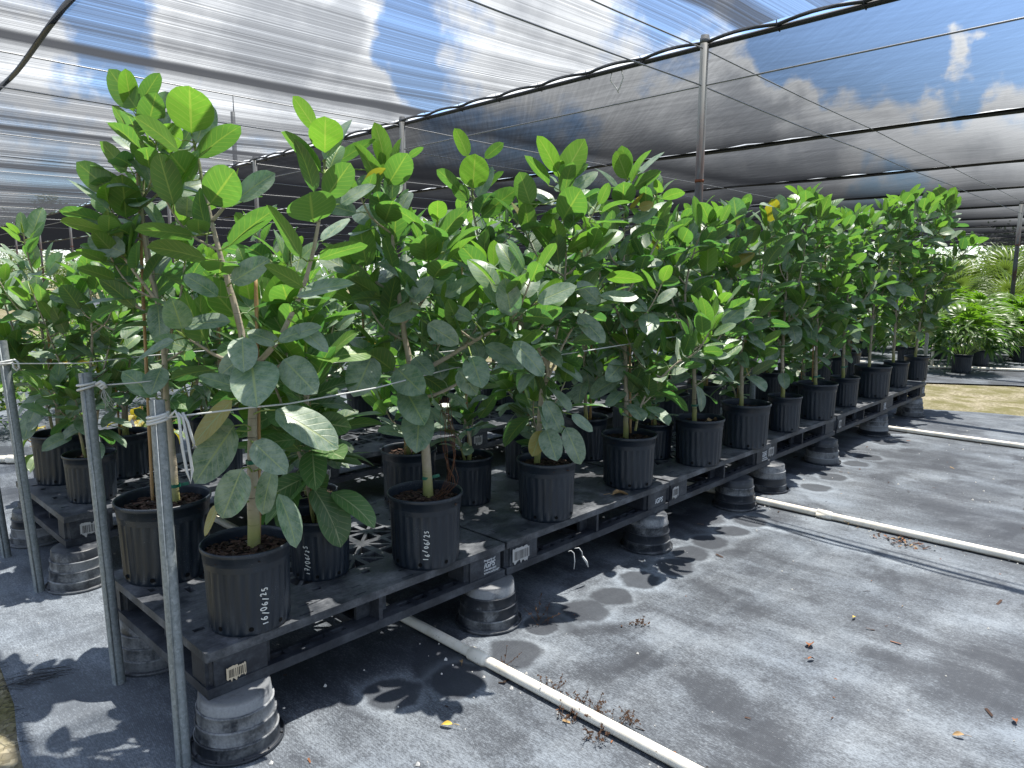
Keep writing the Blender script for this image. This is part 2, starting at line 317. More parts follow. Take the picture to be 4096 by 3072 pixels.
TREES=[
["A",[0.191,0.113,0.318],[[[0.224,0.132,0.54],[0.244,0.156,0.773],[0.267,0.181,0.995],[0.268,0.203,1.102],[0.263,0.239,1.245],[0.252,0.279,1.373],[0.239,0.323,1.516],[0.232,0.361,1.659],[0.225,0.403,1.816]],[[0.272,0.196,1.088],[0.334,0.129,1.182],[0.398,0.076,1.346],[0.447,0.049,1.557],[0.47,0.043,1.737]],[[0.263,0.208,1.102],[0.22,0.288,1.125],[0.167,0.386,1.182]],[[0.247,0.294,1.416],[0.257,0.243,1.374],[0.274,0.198,1.388]],[[0.235,0.333,1.545],[0.277,0.304,1.602],[0.298,0.296,1.66]]],[[[0.194,0.337,1.808],[0.137,0.203,1.921],0.124,"y",0.0,[0.225,0.403,1.816]],[[0.161,0.36,1.755],[0.087,0.446,1.86],0.08,"b",1.03,[0.227,0.395,1.785]],[[0.215,0.356,1.784],[0.252,0.328,1.903],0.074,"u",0.18,[0.227,0.395,1.785]],[[0.211,0.344,1.736],[0.302,0.259,1.845],0.086,"b",0.84,[0.228,0.386,1.753]],[[0.195,0.356,1.669],[0.098,0.285,1.738],0.097,"b",0.0,[0.231,0.37,1.691]],[[0.219,0.292,1.596],[0.216,0.107,1.687],0.11,"b",0.0,[0.235,0.346,1.602]],[[0.285,0.252,1.611],[0.365,0.174,1.697],0.074,"u",0.74,[0.286,0.301,1.625]],[[0.164,0.34,1.558],[0.128,0.239,1.604],0.062,"u",0.0,[0.236,0.338,1.573]],[[0.182,0.299,1.506],[0.138,0.2,1.547],0.062,"b",0.0,[0.239,0.323,1.516]],[[0.178,0.324,1.501],[0.056,0.442,1.529],0.09,"b",1.07,[0.239,0.323,1.516]],[[0.188,0.274,1.429],[0.072,0.391,1.48],0.09,"b",1.02,[0.247,0.296,1.43]],[[0.243,0.231,1.471],[0.344,0.138,1.595],0.096,"b",0.98,[0.244,0.305,1.459]],[[0.453,0.016,1.746],[0.393,-0.087,1.831],0.094,"y",0.0,[0.47,0.043,1.737]],[[0.429,0.024,1.81],[0.39,0.071,1.905],0.059,"y",0.76,[0.47,0.043,1.737]],[[0.436,0.012,1.687],[0.365,0.098,1.805],0.085,"b",0.92,[0.465,0.044,1.701]],[[0.439,-0.006,1.614],[0.464,-0.1,1.706],0.078,"b",0.0,[0.456,0.047,1.629]],[[0.41,0.024,1.54],[0.329,-0.094,1.618],0.134,"b",0.0,[0.447,0.049,1.557]],[[0.369,0.033,1.436],[0.321,0.102,1.591],0.092,"b",1.01,[0.418,0.065,1.43]],[[0.466,-0.037,1.594],[0.535,-0.11,1.656],0.061,"u",0.81,[0.451,0.048,1.593]],[[0.446,0.011,1.724],[0.504,-0.036,1.85],0.076,"u",0.99,[0.47,0.043,1.737]],[[0.213,0.116,1.2],[0.155,-0.002,1.126],0.079,"u",0.0,[0.265,0.224,1.188]],[[0.214,0.068,1.132],[0.141,-0.094,1.046],0.128,"u",0.0,[0.284,0.183,1.106]],[[0.294,0.027,1.135],[0.298,-0.13,1.057],0.091,"u",0.0,[0.322,0.143,1.163]],[[0.271,0.045,0.982],[0.388,-0.112,0.886],0.114,"u",0.68,[0.262,0.176,0.95]],[[0.174,0.117,0.937],[0.07,0.175,0.772],0.111,"u",0.39,[0.258,0.171,0.906]],[[0.188,0.03,0.899],[0.213,-0.1,0.831],0.079,"u",0.0,[0.253,0.166,0.862]],[[0.156,0.043,0.823],[0.094,0.062,0.681],0.092,"u",0.11,[0.244,0.156,0.773]],[[0.168,0.107,1.016],[0.066,0.172,0.889],0.091,"o",0.88,[0.267,0.181,0.995]],[[0.097,0.261,1.222],[0.044,0.184,1.312],0.076,"u",0.0,[0.167,0.386,1.182]],[[0.079,0.279,1.188],[-0.023,0.358,1.129],0.074,"u",1.13,[0.167,0.386,1.182]],[[0.118,0.301,1.228],[0.21,0.196,1.253],0.074,"u",1.01,[0.167,0.386,1.182]],[[0.295,0.056,1.18],[0.231,0.117,1.218],0.053,"u",0.42,[0.334,0.129,1.182]],[[0.312,-0.022,1.241],[0.362,-0.106,1.163],0.065,"u",0.76,[0.36,0.108,1.248]],[[0.238,-0.011,0.741],[0.263,-0.084,0.593],0.087,"u",0.97,[0.24,0.151,0.726]],[[0.117,0.131,0.703],[0.075,0.141,0.615],0.051,"o",1.02,[0.236,0.146,0.68]],[[0.22,0.257,1.382],[0.161,0.111,1.437],0.107,"b",0.0,[0.252,0.279,1.373]],[[0.213,0.167,1.36],[0.292,0.085,1.429],0.069,"u",0.42,[0.254,0.271,1.348]],[[0.341,-0.021,1.348],[0.268,0.055,1.415],0.065,"b",0.75,[0.398,0.076,1.346]],[[0.334,0.008,1.32],[0.448,-0.113,1.375],0.092,"u",1.15,[0.385,0.087,1.313]],[[0.416,0.007,1.43],[0.512,-0.097,1.485],0.079,"b",1.0,[0.418,0.065,1.43]],[[0.178,0.188,1.319],[0.114,0.255,1.387],0.06,"u",0.64,[0.257,0.263,1.322]],[[0.265,0.002,1.195],[0.348,-0.09,1.242],0.069,"u",0.92,[0.334,0.129,1.182]],[[0.192,0.1,1.049],[0.107,0.183,1.09],0.066,"u",0.64,[0.267,0.19,1.037]],[[0.176,0.125,0.921],[0.113,0.184,0.964],0.056,"u",0.27,[0.258,0.171,0.906]],[[0.234,0.115,1.155],[0.155,0.168,1.087],0.064,"u",0.4,[0.267,0.21,1.13]],[[0.239,0.015,0.815],[0.191,0.022,0.682],0.074,"u",0.76,[0.244,0.156,0.773]]],[[[0.245,0.138,0.558],[0.292,0.188,1.013],[0.324,0.233,1.373]]]],
["B",[0.893,0.107,0.318],[[[0.926,0.128,0.54],[0.937,0.157,0.763],[0.931,0.209,0.972],[0.925,0.264,1.198],[0.929,0.313,1.442],[0.937,0.339,1.598],[0.945,0.369,1.772]],[[0.961,0.189,1.024],[1.011,0.125,1.07],[1.113,0.016,1.158],[1.202,-0.084,1.225],[1.246,-0.139,1.289]],[[0.944,0.184,0.92],[1.002,0.103,0.955],[1.127,-0.034,1.066],[1.192,-0.113,1.144]],[[0.931,0.209,0.972],[0.884,0.274,1.036],[0.855,0.324,1.114]],[[0.925,0.264,1.198],[0.979,0.191,1.304],[1.0,0.159,1.441],[1.002,0.145,1.576]],[[0.924,0.288,1.303],[0.857,0.371,1.372],[0.827,0.415,1.441]]],[[[0.915,0.339,1.792],[0.904,0.368,1.941],0.079,"y",0.52,[0.945,0.369,1.772]],[[0.907,0.311,1.717],[0.902,0.189,1.815],0.095,"b",0.0,[0.943,0.363,1.738]],[[0.969,0.266,1.816],[1.003,0.223,1.852],0.034,"b",0.62,[0.945,0.369,1.772]],[[0.775,0.465,1.789],[0.882,0.36,1.887],0.093,"b",1.01,[0.945,0.369,1.772]],[[0.884,0.306,1.58],[0.82,0.171,1.647],0.095,"b",0.0,[0.937,0.339,1.598]],[[0.973,0.111,1.581],[0.922,0.05,1.649],0.064,"y",0.0,[1.002,0.145,1.576]],[[0.946,0.137,1.428],[0.852,0.039,1.534],0.11,"b",0.0,[0.996,0.165,1.414]],[[0.977,0.11,1.514],[1.047,0.047,1.626],0.076,"b",0.72,[1.001,0.151,1.522]],[[0.765,0.242,1.09],[0.629,0.155,0.979],0.115,"u",0.0,[0.86,0.314,1.098]],[[0.834,0.187,1.045],[0.799,0.004,0.98],0.105,"u",0.0,[0.894,0.261,1.023]],[[0.842,0.148,0.968],[0.786,-0.019,0.88],0.108,"u",0.0,[0.922,0.222,0.985]],[[0.89,0.126,0.895],[0.783,0.015,0.78],0.113,"u",0.0,[0.934,0.188,0.889]],[[1.016,-0.019,1.092],[0.958,-0.132,0.996],0.088,"u",0.0,[1.072,0.059,1.123]],[[1.062,-0.186,1.152],[1.123,-0.288,1.044],0.084,"u",0.69,[1.179,-0.097,1.129]],[[1.05,-0.054,1.132],[1.134,-0.172,1.054],0.086,"u",0.68,[1.113,0.016,1.158]],[[1.093,-0.147,1.239],[1.039,-0.168,1.37],0.086,"u",0.0,[1.184,-0.064,1.212]],[[1.151,-0.218,1.289],[1.243,-0.315,1.351],0.077,"u",0.7,[1.246,-0.139,1.289]],[[0.865,0.135,1.286],[0.918,0.086,1.38],0.063,"u",0.41,[0.958,0.22,1.262]],[[0.914,0.104,1.207],[0.97,0.003,1.139],0.076,"u",0.0,[0.947,0.235,1.24]],[[0.819,0.209,1.223],[0.894,0.127,1.274],0.064,"u",0.52,[0.925,0.264,1.198]],[[0.974,0.078,1.306],[1.056,-0.007,1.374],0.071,"u",0.76,[0.983,0.184,1.331]],[[0.829,0.276,1.305],[0.76,0.349,1.372],0.063,"b",0.53,[0.897,0.321,1.33]],[[1.03,-0.009,1.224],[0.959,0.062,1.274],0.059,"u",0.51,[1.113,0.016,1.158]],[[0.98,0.012,1.039],[0.981,-0.084,0.964],0.068,"u",0.0,[1.052,0.048,0.999]]],[]],
["T3",[1.598,0.117,0.318],[[[1.594,0.171,0.54],[1.641,0.189,0.856],[1.672,0.184,0.98],[1.604,0.299,1.186],[1.559,0.378,1.332],[1.525,0.444,1.474],[1.514,0.495,1.657],[1.526,0.513,1.793]],[[1.669,0.182,0.96],[1.732,0.15,1.249],[1.753,0.153,1.494],[1.746,0.178,1.716],[1.733,0.184,1.814]],[[1.657,0.181,0.898],[1.727,0.104,1.128],[1.8,0.009,1.292]],[[1.582,0.336,1.247],[1.541,0.413,1.371],[1.445,0.539,1.453]],[[1.768,0.169,1.372],[1.809,0.098,1.454],[1.835,0.042,1.534]]],[[[1.475,0.459,1.76],[1.393,0.354,1.891],0.122,"y",0.0,[1.524,0.509,1.766]],[[1.482,0.498,1.901],[1.456,0.538,2.022],0.068,"y",0.65,[1.526,0.513,1.793]],[[1.538,0.447,1.894],[1.592,0.391,1.964],0.054,"b",0.75,[1.526,0.513,1.793]],[[1.44,0.509,1.755],[1.381,0.576,1.846],0.067,"b",0.71,[1.524,0.509,1.766]],[[1.508,0.438,1.633],[1.618,0.338,1.771],0.106,"b",0.85,[1.516,0.485,1.62]],[[1.489,0.438,1.72],[1.535,0.404,1.856],0.077,"u",0.72,[1.521,0.506,1.738]],[[1.682,0.147,1.822],[1.64,0.21,1.977],0.09,"y",0.73,[1.733,0.184,1.814]],[[1.701,0.133,1.795],[1.775,0.077,1.96],0.11,"y",0.17,[1.736,0.183,1.795]],[[1.613,0.239,1.689],[1.552,0.249,1.82],0.091,"b",0.0,[1.746,0.178,1.716]],[[1.697,0.127,1.621],[1.647,-0.014,1.739],0.131,"b",0.0,[1.749,0.168,1.627]],[[1.733,0.1,1.749],[1.806,0.027,1.829],0.068,"u",0.59,[1.741,0.181,1.755]],[[1.682,0.141,1.478],[1.614,0.228,1.621],0.094,"b",0.7,[1.753,0.153,1.494]],[[1.683,0.129,1.496],[1.672,0.153,1.625],0.077,"y",0.13,[1.753,0.153,1.494]],[[1.713,0.112,1.486],[1.834,-0.008,1.588],0.104,"y",0.94,[1.753,0.153,1.494]],[[1.728,-0.06,1.297],[1.832,-0.183,1.294],0.084,"u",1.09,[1.8,0.009,1.292]],[[1.791,-0.038,1.377],[1.895,-0.164,1.37],0.085,"y",0.94,[1.8,0.009,1.292]],[[1.736,-0.055,1.263],[1.674,0.016,1.357],0.071,"u",0.39,[1.8,0.009,1.292]],[[1.684,0.021,1.215],[1.744,-0.081,1.101],0.085,"u",0.49,[1.756,0.066,1.193]],[[1.553,0.092,0.847],[1.581,0.019,0.715],0.08,"u",0.46,[1.641,0.189,0.856]],[[1.541,0.072,0.728],[1.489,-0.029,0.622],0.092,"u",0.0,[1.622,0.182,0.73]],[[1.587,0.004,0.737],[1.615,-0.073,0.586],0.09,"u",0.51,[1.622,0.182,0.73]],[[1.619,-0.004,0.79],[1.668,-0.084,0.724],0.06,"u",0.77,[1.632,0.186,0.793]],[[1.541,0.098,0.715],[1.489,0.105,0.61],0.068,"o",0.0,[1.613,0.178,0.667]]],[]],
["T4",[2.267,0.141,0.318],[[[2.288,0.176,0.54],[2.322,0.21,0.897],[2.354,0.259,1.276],[2.391,0.293,1.607],[2.42,0.308,1.821],[2.436,0.307,1.892]],[[2.322,0.143,0.589],[2.35,0.111,0.759],[2.438,0.013,0.916],[2.542,-0.106,1.048]],[[2.344,0.239,1.133],[2.283,0.347,1.346],[2.288,0.387,1.559]],[[2.359,0.254,1.276],[2.499,0.212,1.466],[2.602,0.199,1.613]],[[2.332,0.22,0.991],[2.284,0.343,1.131],[2.267,0.423,1.225]]],[[[2.389,0.28,1.871],[2.335,0.314,2.005],0.09,"y",0.0,[2.433,0.308,1.877]],[[2.358,0.285,1.735],[2.25,0.201,1.841],0.114,"b",0.0,[2.408,0.302,1.735]],[[2.414,0.259,1.823],[2.51,0.163,1.911],0.084,"b",0.8,[2.423,0.308,1.835]],[[2.44,0.25,1.896],[2.532,0.165,2.015],0.09,"u",1.14,[2.436,0.307,1.892]],[[2.371,0.112,1.192],[2.23,0.024,1.107],0.099,"u",0.0,[2.347,0.249,1.2]],[[2.4,0.212,1.72],[2.429,0.143,1.741],0.047,"o",0.0,[2.408,0.302,1.735]],[[2.338,0.281,1.674],[2.244,0.358,1.741],0.08,"b",0.0,[2.402,0.299,1.693]],[[2.394,0.247,1.652],[2.483,0.155,1.722],0.076,"u",0.6,[2.397,0.296,1.65]]],[[[2.321,0.17,0.572],[2.377,0.233,1.132]]]],
["T5",[2.912,0.104,0.318],[[[2.926,0.146,0.54],[2.956,0.184,0.894],[2.962,0.258,1.264],[3.027,0.247,1.528],[3.095,0.21,1.687]],[[2.956,0.184,0.894],[2.899,0.311,1.264],[2.884,0.394,1.632]],[[2.954,0.174,0.841],[3.046,0.059,1.057],[3.072,-0.005,1.19]]],[[[3.029,0.16,1.396],[3.043,0.17,1.579],0.106,"y",0.17,[3.001,0.252,1.422]],[[2.925,-0.002,1.118],[3.055,-0.119,1.271],0.123,"u",0.46,[3.051,0.046,1.083]]],[]],
["T6",[3.502,0.113,0.318],[[[3.518,0.151,0.54],[3.55,0.191,0.903],[3.552,0.277,1.31],[3.61,0.292,1.66],[3.629,0.304,1.805]],[[3.55,0.191,0.903],[3.689,0.156,1.311],[3.788,0.164,1.721]],[[3.556,0.197,0.962],[3.442,0.375,1.252],[3.424,0.442,1.484]]],[[[3.581,0.274,1.715],[3.44,0.231,1.849],0.122,"u",0.0,[3.617,0.297,1.718]],[[3.559,0.268,1.685],[3.553,0.291,1.828],0.075,"o",0.61,[3.613,0.295,1.689]]],[]],
["T7",[4.135,0.137,0.318],[[[4.163,0.162,0.54],[4.189,0.197,0.856],[4.266,0.228,1.368],[4.321,0.261,1.784]],[[4.196,0.204,0.92],[4.404,0.179,1.497],[4.51,0.226,1.922]],[[4.189,0.197,0.856],[4.134,0.329,1.239],[4.139,0.383,1.559]]],[[[4.461,0.202,1.853],[4.317,0.157,1.965],0.111,"b",0.0,[4.489,0.217,1.837]],[[4.278,0.258,1.782],[4.21,0.342,1.907],0.086,"b",0.51,[4.321,0.261,1.784]]],[]],
["T8",[4.731,0.147,0.318],[[[4.761,0.173,0.54],[4.815,0.212,1.02],[4.891,0.238,1.506],[4.973,0.221,1.819]],[[4.805,0.207,0.95],[4.725,0.32,1.367],[4.708,0.367,1.777]],[[4.805,0.207,0.95],[4.969,0.163,1.227],[5.121,0.133,1.509]]],[],[[[4.764,0.199,0.583],[4.818,0.238,1.018]]]],
["T9",[5.436,0.194,0.318],[[[5.464,0.22,0.54],[5.516,0.255,0.985],[5.613,0.27,1.518],[5.693,0.269,1.899]],[[5.505,0.25,0.909],[5.494,0.367,1.365],[5.504,0.428,1.67]]],[],[]],
["T10",[6.08,0.185,0.318],[[[6.099,0.223,0.54],[6.163,0.246,0.997],[6.262,0.257,1.529],[6.344,0.269,1.979]],[[6.156,0.244,0.956],[6.385,0.179,1.53],[6.543,0.181,2.068]],[[6.156,0.244,0.956],[6.095,0.348,1.365],[6.058,0.391,1.608]]],[[[6.493,0.163,2.023],[6.393,0.074,2.109],0.108,"b",0.0,[6.543,0.181,2.068]]],[]],
["T11",[6.865,0.221,0.318],[[[6.886,0.257,0.54],[6.946,0.285,1.007],[7.034,0.31,1.542],[7.076,0.383,2.077]],[[6.938,0.284,0.962],[7.155,0.192,1.453],[7.301,0.195,2.036]]],[],[]],
["T12",[7.517,0.219,0.318],[[[7.554,0.243,0.54],[7.634,0.241,0.983],[7.777,0.215,1.553],[7.955,0.169,2.194]],[[7.607,0.249,0.888],[7.885,0.119,1.363],[8.099,0.038,1.748]],[[7.587,0.249,0.793],[7.716,0.133,0.984],[7.779,0.075,1.127]]],[[[7.91,0.153,2.12],[7.939,0.113,2.282],0.105,"y",0.0,[7.92,0.178,2.066]],[[7.852,0.176,2.164],[7.644,0.217,2.265],0.122,"b",0.0,[7.955,0.169,2.194]],[[8.05,0.027,1.746],[8.106,-0.085,1.768],0.087,"b",0.0,[8.099,0.038,1.748]]],[]],
["C",[0.162,0.68,0.318],[[[0.208,0.686,0.54],[0.218,0.72,0.773],[0.225,0.756,0.972],[0.241,0.79,1.204],[0.228,0.854,1.436],[0.234,0.898,1.669],[0.248,0.916,1.818],[0.26,0.938,1.976]],[[0.239,0.784,1.171],[0.244,0.847,1.37],[0.247,0.914,1.588],[0.272,0.945,1.741]],[[0.238,0.811,1.287],[0.187,0.832,1.37],[0.12,0.88,1.499]],[[0.232,0.77,1.071],[0.306,0.773,1.303],[0.34,0.795,1.438]],[[0.241,0.79,1.204],[0.171,0.935,1.302],[0.154,1.016,1.369]]],[[[0.235,0.876,1.967],[0.182,0.944,2.091],0.09,"b",0.11,[0.26,0.938,1.976]],[[0.258,0.879,1.994],[0.304,0.837,2.091],0.063,"b",0.37,[0.26,0.938,1.976]],[[0.254,0.84,1.89],[0.265,0.766,2.008],0.085,"b",0.0,[0.255,0.929,1.913]],[[0.227,0.894,1.855],[0.19,0.944,1.973],0.07,"b",0.68,[0.25,0.921,1.85]],[[0.237,0.856,1.775],[0.213,0.762,1.864],0.079,"b",0.0,[0.245,0.913,1.788]],[[0.191,0.89,1.742],[0.141,0.951,1.847],0.069,"b",0.67,[0.242,0.909,1.758]],[[0.139,0.903,1.673],[0.068,0.984,1.768],0.085,"b",0.2,[0.234,0.898,1.669]],[[0.178,0.885,1.581],[0.148,0.811,1.723],0.103,"b",0.0,[0.232,0.88,1.576]],[[0.1,0.829,1.605],[0.016,0.925,1.711],0.086,"u",1.17,[0.12,0.88,1.499]],[[0.091,0.827,1.528],[-0.016,0.931,1.566],0.08,"y",1.13,[0.12,0.88,1.499]],[[0.093,0.813,1.525],[0.065,0.708,1.578],0.064,"b",0.0,[0.12,0.88,1.499]],[[0.138,0.807,1.455],[0.049,0.897,1.513],0.081,"u",0.29,[0.147,0.861,1.448]],[[0.164,0.69,0.956],[0.092,0.771,1.051],0.075,"u",0.55,[0.224,0.749,0.932]],[[0.282,0.853,1.959],[0.326,0.807,2.022],0.05,"u",0.28,[0.26,0.938,1.976]],[[0.273,0.806,1.857],[0.302,0.782,1.952],0.053,"u",0.61,[0.25,0.921,1.85]],[[0.266,0.849,1.733],[0.287,0.728,1.802],0.074,"b",0.0,[0.272,0.945,1.741]]],[[[0.156,0.766,0.551],[0.204,0.858,1.203],[0.251,0.943,1.821]]]],
]
BLOTS=[(1.30,-.86,.14,.45),(1.90,-1.50,.18,.35),(2.75,-1.25,.28,.25),(1.62,-1.25,.14,.2),(4.6,-.9,.3,.35),(.45,-.75,.18,.3)]
STAINS=[(.767,-.205,.105),(.563,-.113,.10),(1.037,-.224,.11),(1.27,-.15,.08),(1.491,-.193,.105),(1.687,-.192,.09),(1.915,-.182,.10),(2.163,-.215,.10),(2.367,-.176,.10),(2.58,-.173,.10),(2.817,-.177,.09),(3.032,-.173,.10),(3.969,-.171,.10),(4.304,-.159,.10),(4.803,-.146,.10),(5.072,-.148,.10),(5.707,-.067,.10),(6.2,.0,.10)]
M={}
M['leaf']=mat_leaf('fig_leaf')
M['leaf2']=mat_leaf('pale_leaf',dark=(.05,.12,.025),young=(.10,.21,.02),under=(.08,.15,.035),dustk=.15)
M['palm']=mat_leaf('palm_leaf',dark=(.022,.075,.014),young=(.07,.16,.014),dust=(.15,.22,.10),under=(.04,.09,.02),trans=(.07,.22,.012),transy=(.16,.36,.012),dustk=.35)
M['palm2']=mat_leaf('fan_palm_leaf',dark=(.05,.075,.028),young=(.10,.125,.035),dust=(.17,.20,.11),under=(.065,.095,.04),trans=(.08,.14,.025),transy=(.14,.20,.03),dustk=.4)
M['shrub']=mat_leaf('shrub_leaf',dark=(.028,.075,.012),young=(.13,.22,.018),dust=(.12,.17,.06),under=(.05,.10,.02),dustk=.1)
M['hedge']=mat_leaf('hedge_leaf',dark=(.018,.045,.012),young=(.07,.12,.02),dust=(.05,.08,.03),under=(.03,.06,.02),trans=(.04,.10,.012),transy=(.1,.18,.02),dustk=.1)
M['pot']=mat_pot(); M['pallet']=mat_worn('worn_pallet_plastic',amt=.55); M['deck']=mat_worn('worn_deck_plastic',base=(.019,.023,.030),worn=(.21,.22,.235),amt=.85)
M['riser']=mat_riser(); M['riser2']=mat_riser(.16,'heavily_limed_plastic'); M['soil']=mat_soil(); M['chip']=mat_bark_chip(); M['trunk']=mat_trunk(); M['bamboo']=mat_bamboo()
M['galv']=mat_galv(); M['pole']=mat_pole(); M['pvc']=mat_pvc()
M['rope']=mat_simple('white_rope',(.50,.51,.50),.8,.2,0,.12,300,.5)
M['tape']=mat_simple('green_tie_tape',(.01,.13,.085),.4,.5)
M['btape']=mat_simple('blue_tie_tape',(.01,.03,.30),.4,.5)
M['chalk']=mat_simple('white_marker',(.62,.63,.60),.8,.2,0,.15,200)
M['paper']=mat_simple('white_sticker',(.36,.36,.355),.7,.3,0,.12,60)
M['tan']=mat_simple('yellowed_sticker',(.52,.44,.32),.8,.2,0,.15,60)
M['ink']=mat_simple('black_ink',(.012,.012,.013),.6,.3)
M['print']=mat_simple('grey_print',(.46,.48,.50),.7,.3,0,.35,160)
M['black']=mat_simple('black_rubber',(.014,.015,.017),.5,.4)
M['wire']=mat_simple('grey_wire',(.20,.205,.21),.45,.5,.5)
M['dead']=mat_simple('dry_leaf',(.30,.20,.10),.8,.2,0,.4,40); M['dead2']=mat_simple('rusty_dry_leaf',(.20,.085,.04),.8,.2,0,.4,60)
M['yleaf']=mat_simple('yellow_leaf',(.55,.36,.06),.7,.3,0,.2,50)
M['hole']=mat_simple('drain_shadow_plastic',(.006,.006,.006),.9,.1)
M['perlite']=mat_simple('perlite',(.62,.60,.55),.9,.1)
M['weed']=mat_simple('dry_weed',(.075,.045,.03),.9,.1,0,.4,80)
M['root']=mat_simple('dry_root',(.11,.05,.026),.8,.2,0,.4,80)
M['ground']=mat_ground(); M['gravel']=mat_gravel()
M['near']=mat_cloth('near_shade_cloth',.155,.5,1.3,(.020,.021,.024),(.07,.074,.082),streak_near,.35)
M['far']=mat_cloth('far_shade_cloth',.30,.14,6.5,(.010,.011,.013),(.014,.015,.018),streak_far,.3)

# ---------------------------------------------------------------- ground
def sheet(name,poly,z,mat,sub=None):
    b=MB(); b.add([(x,y,z) for x,y in poly],[tuple(range(len(poly)))]); o=b.build(name,mat,smooth=False); return tag(o,kind='structure')
sheet('ground',[(-60,-60),(140,-60),(140,140),(-60,140)],-.02,M['gravel'])
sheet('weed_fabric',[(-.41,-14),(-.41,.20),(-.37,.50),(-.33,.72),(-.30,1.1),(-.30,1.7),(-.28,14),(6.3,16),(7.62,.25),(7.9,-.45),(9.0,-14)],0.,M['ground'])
sheet('far_weed_fabric',[(11.2,-14),(10.35,-.2),(9.75,.8),(8.6,16),(8.6,40),(40,40),(40,-14)],0.,M['ground'])
# frayed hem of the fabric at the left
rg=random.Random(5); b=MB()
for i in range(26):
    y=rg.uniform(.45,1.05); x=-.335+(y-.72)*.08+rg.uniform(-.01,.01); L=rg.uniform(.015,.06); q=rg.uniform(-.03,.03)
    b.tube([(x+.02,y,.003),(x-L*.4,y+q*.6,.008),(x-L*.8,y+q+rg.uniform(-.015,.015),.005),(x-L,y+q*1.4+rg.uniform(-.02,.02),.002)],.0006,3)
for i in range(34):
    y=.86+rg.gauss(0,.022); x0=-.36+rg.uniform(0,.12); l=rg.uniform(.05,.16)
    b.tube([(x0,y,.006),(x0+l*.3,y-.012+rg.uniform(-.012,.012),.012),(x0+l*.7,y-.03+rg.uniform(-.015,.015),.008),(x0+l,y-.035+rg.uniform(-.025,.025),.002)],.0007,3)
tag(b.build('frayed_hem',M['black']),'frayed black threads along the torn left edge of the ground fabric','frayed fabric',None,'stuff')

# ---------------------------------------------------------------- shade roof
BX=lambda x0,y: x0+.06*(y-.85)     # the beams run slightly skew to the rows
def zsag(y,sag): s=((y-.85)/3.75)%1.0; return -sag*4*s*(1-s)
def cloth(name,x0,x1,y0,y1,z,sag,mat,nx,dy,seed,label,edge=.05,xsag=.012):
    b=MB(); ys=[]; y=y0
    while y<y1: ys.append(y); y+=dy*(1 if y<14 else 3)
    ys.append(y1); vs=[];fs=[]; rr=random.Random(seed); ph=[rr.uniform(0,6.3) for _ in range(6)]
    for yy in ys:
        for i in range(nx+1):
            s=i/nx; X0=BX(x0,yy)+edge; X1=BX(x1,yy)-edge
            zz=z+zsag(yy,sag)*(1-(2*s-1)**6)-xsag*4*s*(1-s)+.006*math.sin(yy*2.1+ph[0]+s*.4)+.004*math.sin(yy*5.3+ph[1]-s*.5)
            if s in(0.,1.): zz=z-.02*abs(math.sin((yy-.85)*math.pi/.55))
            vs.append((X0+(X1-X0)*s,yy,zz))
    for j in range(len(ys)-1):
        for i in range(nx): a=j*(nx+1)+i; fs.append((a,a+1,a+nx+2,a+nx+1))
    b.add(vs,fs); return tag(b.build(name,mat),label,'shade cloth')
YA,YB=-11,58
cloth('shade_cloth',-6.5,4.10,YA,YB,3.03,.085,M['near'],22,.22,2,'bright streaky shade cloth overhead on the near side of the tall pole')
beams=[4.10,8.0,11.75,15.4,19.4,23.5,27.6,32,36.5,41,46]
for i in range(len(beams)-1):
    lab=['see-through shade cloth panel directly behind the tall pole','second shade cloth panel behind the tall pole, past its first dark seam','third shade cloth panel behind the tall pole','fourth shade cloth panel behind the tall pole, up to the far right post'][i] if i<4 else '%s shade cloth panel behind the tall pole, low over the far plants'%ORD[i]
    cloth('shade_cloth',beams[i],beams[i+1],YA,YB,3.0,.05,M['far'],6,.3 if i<2 else 1.2,10+i,lab,edge=.045 if i==0 else .01)
# cloth edges laced to cables: two dark hems that meet at clips, with sky between
for i,x in enumerate(beams[:9]):
    b=MB()
    if i==0:
        pts=[];q=[]
        y=-9.
        while y<52:
            s=abs(math.sin((y-.85)*math.pi/.55)); pts.append((BX(x,y)-.022*s,y,3.008+.016*s)); q.append((BX(x,y)+.02,y,2.99)); y+=.0775
        b.tube(pts,.013,6); b.tube(q,.019,6)
        k=-9.+.0
        j=0
        while .85+.55*j>-9: j-=1
        for n_ in range(j+1,80):
            yy=.85+.55*n_; 
            if yy>45: break
            b.tube([(BX(x,yy)-.03,yy,3.03),(BX(x,yy)-.012,yy,2.972),(BX(x,yy)+.03,yy,2.968),(BX(x,yy)+.045,yy,3.01)],.004,4)
        tag(b.build('roof_cable',M['black']),'black cable with laced cloth hems crossing the top of the tall pole','cable')
    else:
        b.tube([(BX(x,y),y,2.985+zsag(y,.03)) for y in np.arange(-9,52,1.05)],.022,6)
        b.add([(BX(x,-9)-.06,-9,2.98),(BX(x,-9)+.06,-9,2.98),(BX(x,50)+.06,50,2.98),(BX(x,50)-.06,50,2.98)],[(0,1,2,3)])
        tag(b.build('roof_cable',M['black']),'dark doubled seam cable under the shade cloth, %s behind the tall pole'%ORD[i-1],'cable','seam cables under the roof')
b=MB(); b.tube([(BX(.62,y)+.03*math.sin(y*1.3),y,3.0-.05*abs(math.sin((y-3.1)*1.1))) for y in np.arange(-6,40,.3)],.019,8)
tag(b.build('roof_cable',M['black']),'thick sagging black cable at the top left corner','cable')
